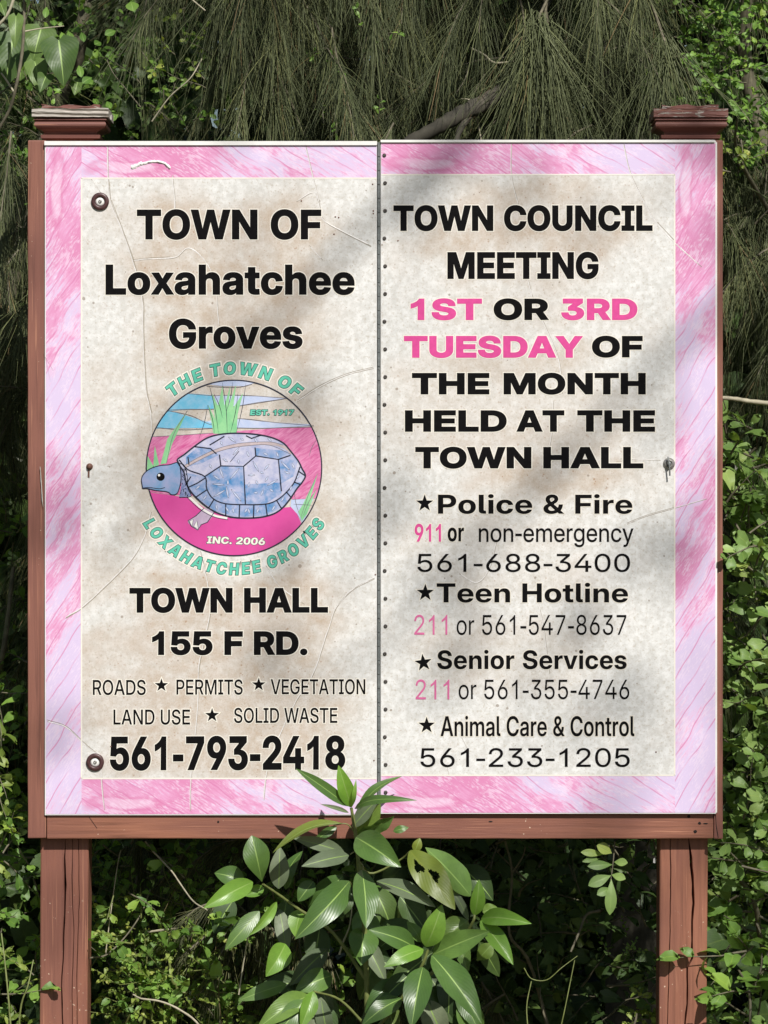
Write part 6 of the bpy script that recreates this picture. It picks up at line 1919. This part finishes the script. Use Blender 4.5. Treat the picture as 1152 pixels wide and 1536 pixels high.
# ---------------------------------------------------------------- the broad-leaved plant in front of the board
plant = thing('broad_leaved_plant', 'glossy broad-leaved plant rising in front of the middle of the board', 'plant', (P(548, 1700).x, -0.05, 0.0))
LV = [  # leaf_deep paints the plant's shadowed leaves darker than the lit ones
    # bx, by, tx, ty, width, mat, d0, d1
    (527, 1211, 508, 1149, 25, 'leaf_bright', -0.07, -0.09), (522, 1209, 446, 1153, 19, 'leaf_front', -0.07, -0.11), (530, 1206, 534, 1170, 7, 'leaf_bright', -0.08, -0.09), (523, 1219, 482, 1206, 7, 'leaf_pale', -0.07, -0.10),
    (532, 1213, 622, 1199, 15, 'leaf_front', -0.08, -0.16, dict(arch=0.22)), (535, 1217, 601, 1162, 17, 'leaf_front', -0.05, -0.04, dict(twist=-1.2)), (529, 1240, 566, 1198, 26, 'leaf_pale', -0.05, -0.07, dict(twist=-.8)),
    (531, 1252, 572, 1206, 40, 'leaf_front', -0.035, -0.035, dict(nrm=(0.9, -1, -0.8))), (536, 1252, 592, 1226, 30, 'leaf_front', -0.06, -0.07, dict(nrm=(0.3, -1, -0.9), wave=.2)), (590, 1247, 613, 1241, 12, 'leaf_front', -0.05, -0.05),
    (534, 1256, 600, 1299, 46, 'leaf_front', -0.08, -0.14), (513, 1235, 409, 1274, 22, 'leaf_olive', -0.07, -0.14, dict(arch=.12, nrm=(-.4, -1, 1.4))), (516, 1278, 440, 1256, 22, 'leaf_pale', -0.05, -0.08), (523, 1283, 454, 1298, 27, 'leaf_pale', -0.08, -0.13),
    (393, 1323, 378, 1254, 40, 'leaf_front', -0.08, -0.09, dict(shape='obovate')), (418, 1333, 420, 1270, 30, 'leaf_pale', -0.05, -0.05), (428, 1334, 452, 1276, 28, 'leaf_front', 0.0, 0.0, dict(twist=-.9)),
    (379, 1323, 307, 1361, 31, 'leaf_bright', -0.09, -0.15), (366, 1321, 322, 1309, 32, 'leaf_front', -0.04, -0.04), (396, 1331, 368, 1344, 18, 'leaf_bright', -0.05, -0.06), (415, 1353, 376, 1403, 17, 'leaf_bright', -0.08, -0.12, dict(twist=.9)),
    (389, 1367, 338, 1424, 28, 'leaf_front', -0.03, -0.06), (524, 1322, 445, 1407, 44, 'leaf_front', -0.08, -0.16), (514, 1314, 462, 1366, 38, 'leaf_front', 0.02, 0.02), (452, 1364, 442, 1404, 30, 'leaf_bright', -0.02, -0.04),
    (470, 1322, 447, 1352, 26, 'leaf_front', 0.01, 0.0), (543, 1305, 551, 1390, 42, 'leaf_front', -0.09, -0.16), (545, 1362, 547, 1424, 44, 'leaf_front', 0.02, 0.0), (543, 1392, 542, 1447, 46, 'leaf_front', -0.04, -0.08),
    (428, 1416, 400, 1464, 36, 'leaf_bright', -0.05, -0.09), (474, 1476, 392, 1476, 38, 'leaf_deep', 0.10, 0.08), (464, 1493, 386, 1542, 36, 'leaf_front', -0.04, -0.10), (456, 1500, 418, 1550, 34, 'leaf_front', -0.07, -0.10),
    (470, 1487, 452, 1542, 26, 'leaf_bright', -0.07, -0.10), (482, 1500, 494, 1562, 26, 'leaf_pale', -0.0, -0.0),
    (615, 1276, 682, 1362, 47, 'leaf_olive', -0.08, -0.14, dict(holes=((0.27, -0.28, 0.10, 0.27), (0.50, 0.22, 0.10, 0.24)))), (706, 1344, 641, 1270, 46, 'leaf_front', -0.03, -0.05, dict(nrm=(.2, -1, .9))), (565, 1322, 653, 1357, 34, 'leaf_pale', -0.06, -0.12, dict(nrm=(0, -1, 1.2))),
    (712, 1373, 719, 1320, 23, 'leaf_bright', -0.08, -0.09, dict(nrm=(0.25, -1, .75))), (724, 1368, 746, 1361, 20, 'leaf_front', -0.03, -0.03), (722, 1378, 795, 1384, 28, 'leaf_bright', -0.08, -0.14), (721, 1381, 770, 1445, 29, 'leaf_bright', -0.09, -0.14),
    (649, 1432, 732, 1397, 38, 'leaf_front', -0.09, -0.13), (702, 1381, 658, 1416, 38, 'leaf_front', -0.03, -0.05), (639, 1420, 663, 1358, 35, 'leaf_bright', -0.10, -0.12), (622, 1421, 556, 1394, 35, 'leaf_front', -0.09, -0.14),
    (635, 1424, 577, 1449, 26, 'leaf_bright', -0.11, -0.16), (648, 1433, 723, 1532, 46, 'leaf_front', -0.11, -0.18, dict(wave=.12)), (634, 1451, 617, 1540, 43, 'leaf_front', -0.11, -0.18, dict(nrm=(0, -1, .8))), (645, 1466, 694, 1540, 50, 'leaf_deep', 0.02, 0.0),
    (616, 1460, 570, 1504, 30, 'leaf_deep', -0.03, -0.04), (602, 1498, 543, 1537, 32, 'leaf_front', -0.06, -0.10), (596, 1470, 548, 1518, 32, 'leaf_front', -0.02, -0.05), (738, 1416, 716, 1440, 24, 'leaf_front', -0.02, -0.02),
    (719, 1413, 750, 1466, 26, 'leaf_deep', -0.01, 0.02), (632, 1413, 611, 1382, 20, 'leaf_front', -0.04, -0.04), (622, 1277, 630, 1257, 15, 'leaf_olive', -0.03, -0.03), (650, 1403, 669, 1393, 11, 'leaf_bright', -0.06, -0.06),
    (703, 1381, 672, 1324, 13, 'leaf_pale', -0.04, -0.04), (640, 1500, 668, 1560, 40, 'leaf_pale', 0.0, 0.0), (690, 1500, 720, 1560, 40, 'leaf_front', 0.0, 0.0), (520, 1330, 498, 1380, 36, 'leaf_deep', 0.06, 0.05), (560, 1330, 590, 1400, 40, 'leaf_deep', 0.08, 0.07),
    (600, 1345, 640, 1395, 40, 'leaf_deep', 0.06, 0.05), (430, 1350, 420, 1410, 34, 'leaf_deep', 0.08, 0.07), (480, 1390, 470, 1450, 40, 'leaf_deep', 0.10, 0.08), (560, 1440, 540, 1500, 44, 'leaf_deep', 0.08, 0.06),
    (690, 1300, 740, 1350, 40, 'leaf_deep', 0.12, 0.1), (350, 1350, 320, 1400, 36, 'leaf_deep', 0.12, 0.1), (505, 1240, 470, 1262, 14, 'leaf_front', -0.03, -0.04)]
for a in LV:
    kw = dict(a[8]) if len(a) > 8 else {}
    kw.setdefault('shape', 'ovate')
    kw.setdefault('fold', random.uniform(0.05, 0.4))
    kw.setdefault('wave', random.uniform(0.0, 0.10))
    kw.setdefault('arch', random.uniform(0.02, 0.17))
    kw.setdefault('twist', random.uniform(-0.35, 0.35))
    shaped_leaf(plant, *a[:6], a[6], a[7], **kw)
for i in range(26):
    bx, by = random.uniform(400, 720), random.uniform(1360, 1530)
    an = random.uniform(0.2, 2.9)
    ln = random.uniform(55, 90)
    dd = random.uniform(0.0, 0.09)
    shaped_leaf(plant, bx, by, bx + ln * math.cos(an), by + ln * math.sin(an), random.uniform(24, 40), random.choice(['leaf_front', 'leaf_deep', 'leaf_deep', 'leaf_pale']), dd, dd - 0.03, 'ovate', random.uniform(.1, .4), random.uniform(.02, .15), wave=random.uniform(0, .12))
PL = plant.location
q = lambda *a: P(*a) - PL


def stems(paths, mat):
    for pa, r0, r1 in paths:
        tubes('stem', [(smooth_path([q(*p) for p in pa], 5), r0, r1)], M[mat], plant, 8)


stems([([(548, 1740, -0.02), (552, 1600, -0.03), (550, 1480, -0.03), (546, 1380, -0.05), (538, 1300, -0.06), (534, 1256, -0.06), (527, 1212, -0.07)], 0.0062, 0.0030),
       ([(549, 1470, -0.03), (500, 1400, -0.03), (450, 1365, -0.04), (418, 1342, -0.06), (394, 1326, -0.08)], 0.0036, 0.0020),
       ([(550, 1560, -0.03), (600, 1500, -0.05), (632, 1450, -0.09), (642, 1425, -0.10)], 0.0042, 0.0024), ([(600, 1500, -0.05), (680, 1430, -0.05), (708, 1385, -0.08), (712, 1372, -0.08)], 0.0036, 0.0022),
       ([(546, 1380, -0.05), (534, 1340, -0.06), (524, 1322, -0.08)], 0.0024, 0.0016), ([(538, 1300, -0.06), (560, 1310, -0.05), (600, 1290, -0.06), (615, 1277, -0.08)], 0.0024, 0.0014),
       ([(550, 1540, -0.03), (510, 1500, -0.04), (470, 1487, -0.07)], 0.0030, 0.0018)], 'stem')
stems([([(537, 1290, -.06), (545, 1300, -.08), (543, 1306, -.09)], 0.0014, 0.0012), ([(533, 1250, -.06), (520, 1236, -.07), (500, 1238, -.07)], 0.0013, 0.0010), ([(535, 1275, -.06), (525, 1282, -.08)], 0.0014, 0.001)], 'stem')

# ---------------------------------------------------------------- separate twigs, dead wood, grass stalks
TW = [('dead_branch', 'bleached horizontal branch against the needles right of the board', [(1068, 596, .09), (1100, 598, .09), (1125, 602, .10), (1165, 606, .1), (1230, 612, .12)], 0.0036, 0.0050, 'twig_pale'),
      ('dead_twig', 'curved pale twig arching at the bottom left between weeds', [(200, 1492, .0), (212, 1498, -.02), (240, 1502, -.03), (270, 1515, -.03), (300, 1540, -.03), (330, 1600, 0)], 0.0016, 0.0024, 'twig_pale'),
      ('dead_twig', 'straight grey twig above the weeds, right of the left post', [(222, 1398, .14), (245, 1395, .13), (266, 1393, .12)], 0.0022, 0.0022, 'twig_pale'),
      ('dead_twig', 'bent brown twig left of the glossy plant', [(135, 1437, .08), (160, 1432, .1), (188, 1405, .12), (212, 1370, .14), (225, 1335, .16)], 0.0018, 0.0014, 'twig'),
      ('dead_twig', 'pale broken twig slanting down from the bottom rail on the left', [(218, 1262, .12), (228, 1275, .11), (256, 1305, .08), (270, 1325, .05), (290, 1352, .02), (311, 1365, 0)], 0.0018, 0.0014, 'twig_pale'),
      ('dead_twig', 'thin upright stalk just right of the left post', [(158, 1434, .12), (166, 1370, .13), (176, 1300, .15), (181, 1275, .16)], 0.0011, 0.0009, 'twig_pale'),
      ('dead_twig', 'long thin stalk below the leftmost leaves of the glossy plant', [(358, 1492, .02), (366, 1440, .02), (373, 1400, .0), (378, 1380, -.02)], 0.0014, 0.0012, 'twig_pale'),
      ('dead_twig', 'pale slanting stalk with a swollen end under the plant', [(528, 1362, .0), (524, 1390, .0), (514, 1415, .0), (509, 1432, .0)], 0.0012, 0.0020, 'twig_pale'),
      ('dead_twig', 'upright brown stalk at bottom left of the plant', [(332, 1600, .1), (330, 1540, .1), (328, 1480, .12)], 0.0018, 0.0012, 'twig'),
      ('dead_twig', 'arching yellowish twig in the shade left of the right post', [(786, 1452, .1), (797, 1468, .1), (820, 1470, .1), (842, 1452, .1), (866, 1434, .12)], 0.0011, 0.0008, 'stem'),
      ('dead_twig', 'left one of two upright green stalks under the right panel', [(786, 1640, .08), (792, 1560, .08), (790, 1510, .09), (797, 1472, .1)], 0.0015, 0.0010, 'stem'),
      ('dead_twig', 'right one of two upright green stalks under the right panel', [(830, 1640, .1), (838, 1560, .1), (848, 1510, .1), (862, 1440, .12)], 0.0013, 0.0009, 'stem'),
      ('dead_twig', 'grey forked twig deep under the right panel', [(856, 1428, .2), (870, 1395, .22), (880, 1372, .24), (900, 1366, .25)], 0.0022, 0.0030, 'twig'),
      ('dead_twig', 'curving pale twig among the needles above the board middle', [(684, 140, .5), (698, 118, .5), (703, 98, .5)], 0.0016, 0.0012, 'twig_pale'),
      ('dead_twig', 'hooked pale twig just above the top edge right of the seam', [(722, 212, .45), (716, 180, .45), (706, 152, .45), (692, 148, .46)], 0.0015, 0.0013, 'twig_pale'),
      ('dead_twig', 'grey forked twig among needles above the right panel', [(706, 72, .5), (726, 82, .5), (742, 94, .5), (770, 92, .52)], 0.0022, 0.0018, 'twig_pale'),
      ('dead_twig', 'pale twig slanting through the needles right of the left post cap', [(228, 182, .4), (255, 145, .38), (285, 118, .36), (303, 88, .36)], 0.0016, 0.0012, 'twig_pale'),
      ('dead_twig', 'fine brown twig rising from the left post cap', [(212, 162, .45), (190, 135, .45), (170, 110, .46), (158, 85, .46)], 0.0014, 0.0010, 'twig'),
      ('dead_twig', 'short white twig near the top edge left of centre', [(284, -4, .3), (296, 6, .3), (308, 16, .3)], 0.0014, 0.0014, 'twig_pale'),
      ('grass_stalk', 'green grass stalk leaning at the bottom left corner', [(20, 1640, .0), (16, 1540, .0), (8, 1450, .02), (2, 1400, .04)], 0.0022, 0.0014, 'stem'),
      ('grass_stalk', 'green grass stalk left of the left post', [(25, 1640, .0), (30, 1520, .0), (42, 1478, .0), (50, 1440, .02)], 0.0020, 0.0012, 'stem')]
for nm, lb, pts, r0, r1, mt in TW:
    pp = [P(*p) for p in pts]
    org = pp[0].copy()
    o = tubes(nm, [(smooth_path([p - org for p in pp], 5), r0, r1)], M[mt], None, 6)
    o.location = org
    o['label'] = lb
    o['category'] = 'twig' if nm != 'grass_stalk' else 'grass stalk'

# hanging sprig of rounded leaves under the right panel
sp = thing('hanging_sprig', 'drooping sprig of rounded leaves hanging below the right panel', 'sprig', tuple(P(921, 1262, .05)))
for a in ((919, 1297, 882, 1299, 15), (917, 1313, 883, 1328, 18), (917, 1318, 915, 1372, 18), (921, 1293, 941, 1294, 13), (917, 1312, 938, 1318, 13), (918, 1280, 896, 1268, 18), (905, 1282, 872, 1278, 12), (916, 1332, 896, 1342, 14), (900, 1288, 874, 1292, 8)):
    shaped_leaf(sp, *a, 'leaf_grey', 0.035, 0.02, 'obovate', 0.15, 0.05)
tubes('stem', [(smooth_path([P(922, 1262, .05) - sp.location, P(920, 1290, .04) - sp.location, P(916, 1322, .035) - sp.location], 4), 0.0014, 0.0010)], M['twig'], sp, 6)

# ---------------------------------------------------------------- the shade tree that dapples the board (behind the camera, to the right)
tree = thing('shade_tree', 'tree behind the viewer whose branches throw the soft dapples on the board', 'tree', (4.6, -6.4, 0))
T0 = tree.location


def up_sun(px, py, t):
    return P(px, py) + SUN * t - T0


B1 = [up_sun(860, 60, 8.6), up_sun(690, 200, 8.4), up_sun(560, 330, 8.3), up_sun(450, 440, 8.3), up_sun(330, 560, 8.2), up_sun(200, 680, 8.2), up_sun(60, 790, 8.2), up_sun(-120, 880, 8.2)]
B2 = [up_sun(1250, 330, 8.8), up_sun(1080, 470, 8.6), up_sun(960, 570, 8.5), up_sun(850, 690, 8.4), up_sun(740, 800, 8.4), up_sun(640, 910, 8.3), up_sun(540, 990, 8.3), up_sun(400, 1060, 8.3)]
Rt = Vector((0, 0, 0))
tubes('trunk', [(smooth_path([(0, 0, -0.1), (0.1, 0, 1.5), (-0.1, 0.05, 3.2), (-0.3, 0.2, 5.0), (-0.6, 0.3, 7.2), (-0.8, 0.3, 9.0)], 6), 0.17, 0.05)], M['bark'], tree, 12)
tubes('limb', [(smooth_path([(-0.3, 0.2, 5.0), (-0.9, 0.6, 6.6)] + B1, 6), 0.020, 0.006)], M['bark'], tree, 8)
tubes('limb', [(smooth_path([(-0.2, 0.1, 4.2), (-0.9, 0.8, 5.6)] + B2, 6), 0.019, 0.006)], M['bark'], tree, 8)
sh = []
for px, py, t, r, n_ in ((680, 240, 8.4, 55, 6), (110, 745, 8.2, 45, 5), (640, 900, 8.3, 55, 6),
                         (880, -520, 8.6, 110, 150), (720, -560, 8.6, 80, 40), (1150, -560, 8.6, 110, 60), (300, -480, 8.4, 140, 110)):  # this row: unseen leaf clusters added to shade the background above the board
    for _ in range(n_):
        sh.append(list(up_sun(px + rng.normal() * r, py + rng.normal() * r * 0.6, t + rng.normal() * 0.3)))
sh = np.array(sh)
o = joined_leaves('foliage', sh, rng.normal(size=sh.shape), rng.normal(size=sh.shape) + np.array([0, 0, 0.8]), rng.uniform(0.05, 0.09, len(sh)), 'ovate', 0.5, M['leaf_deep'], tree)
o['kind'] = 'stuff'
cr = rng.normal(size=(5000, 3)) * np.array([1.1, 1.0, 1.0]) + np.array([0.7, -1.2, 8.3])
o = joined_leaves('foliage', cr, rng.normal(size=cr.shape), rng.normal(size=cr.shape) + np.array([0, 0, 0.8]), rng.uniform(0.07, 0.12, len(cr)), 'ovate', 0.5, M['leaf_deep'], tree)
o['kind'] = 'stuff'
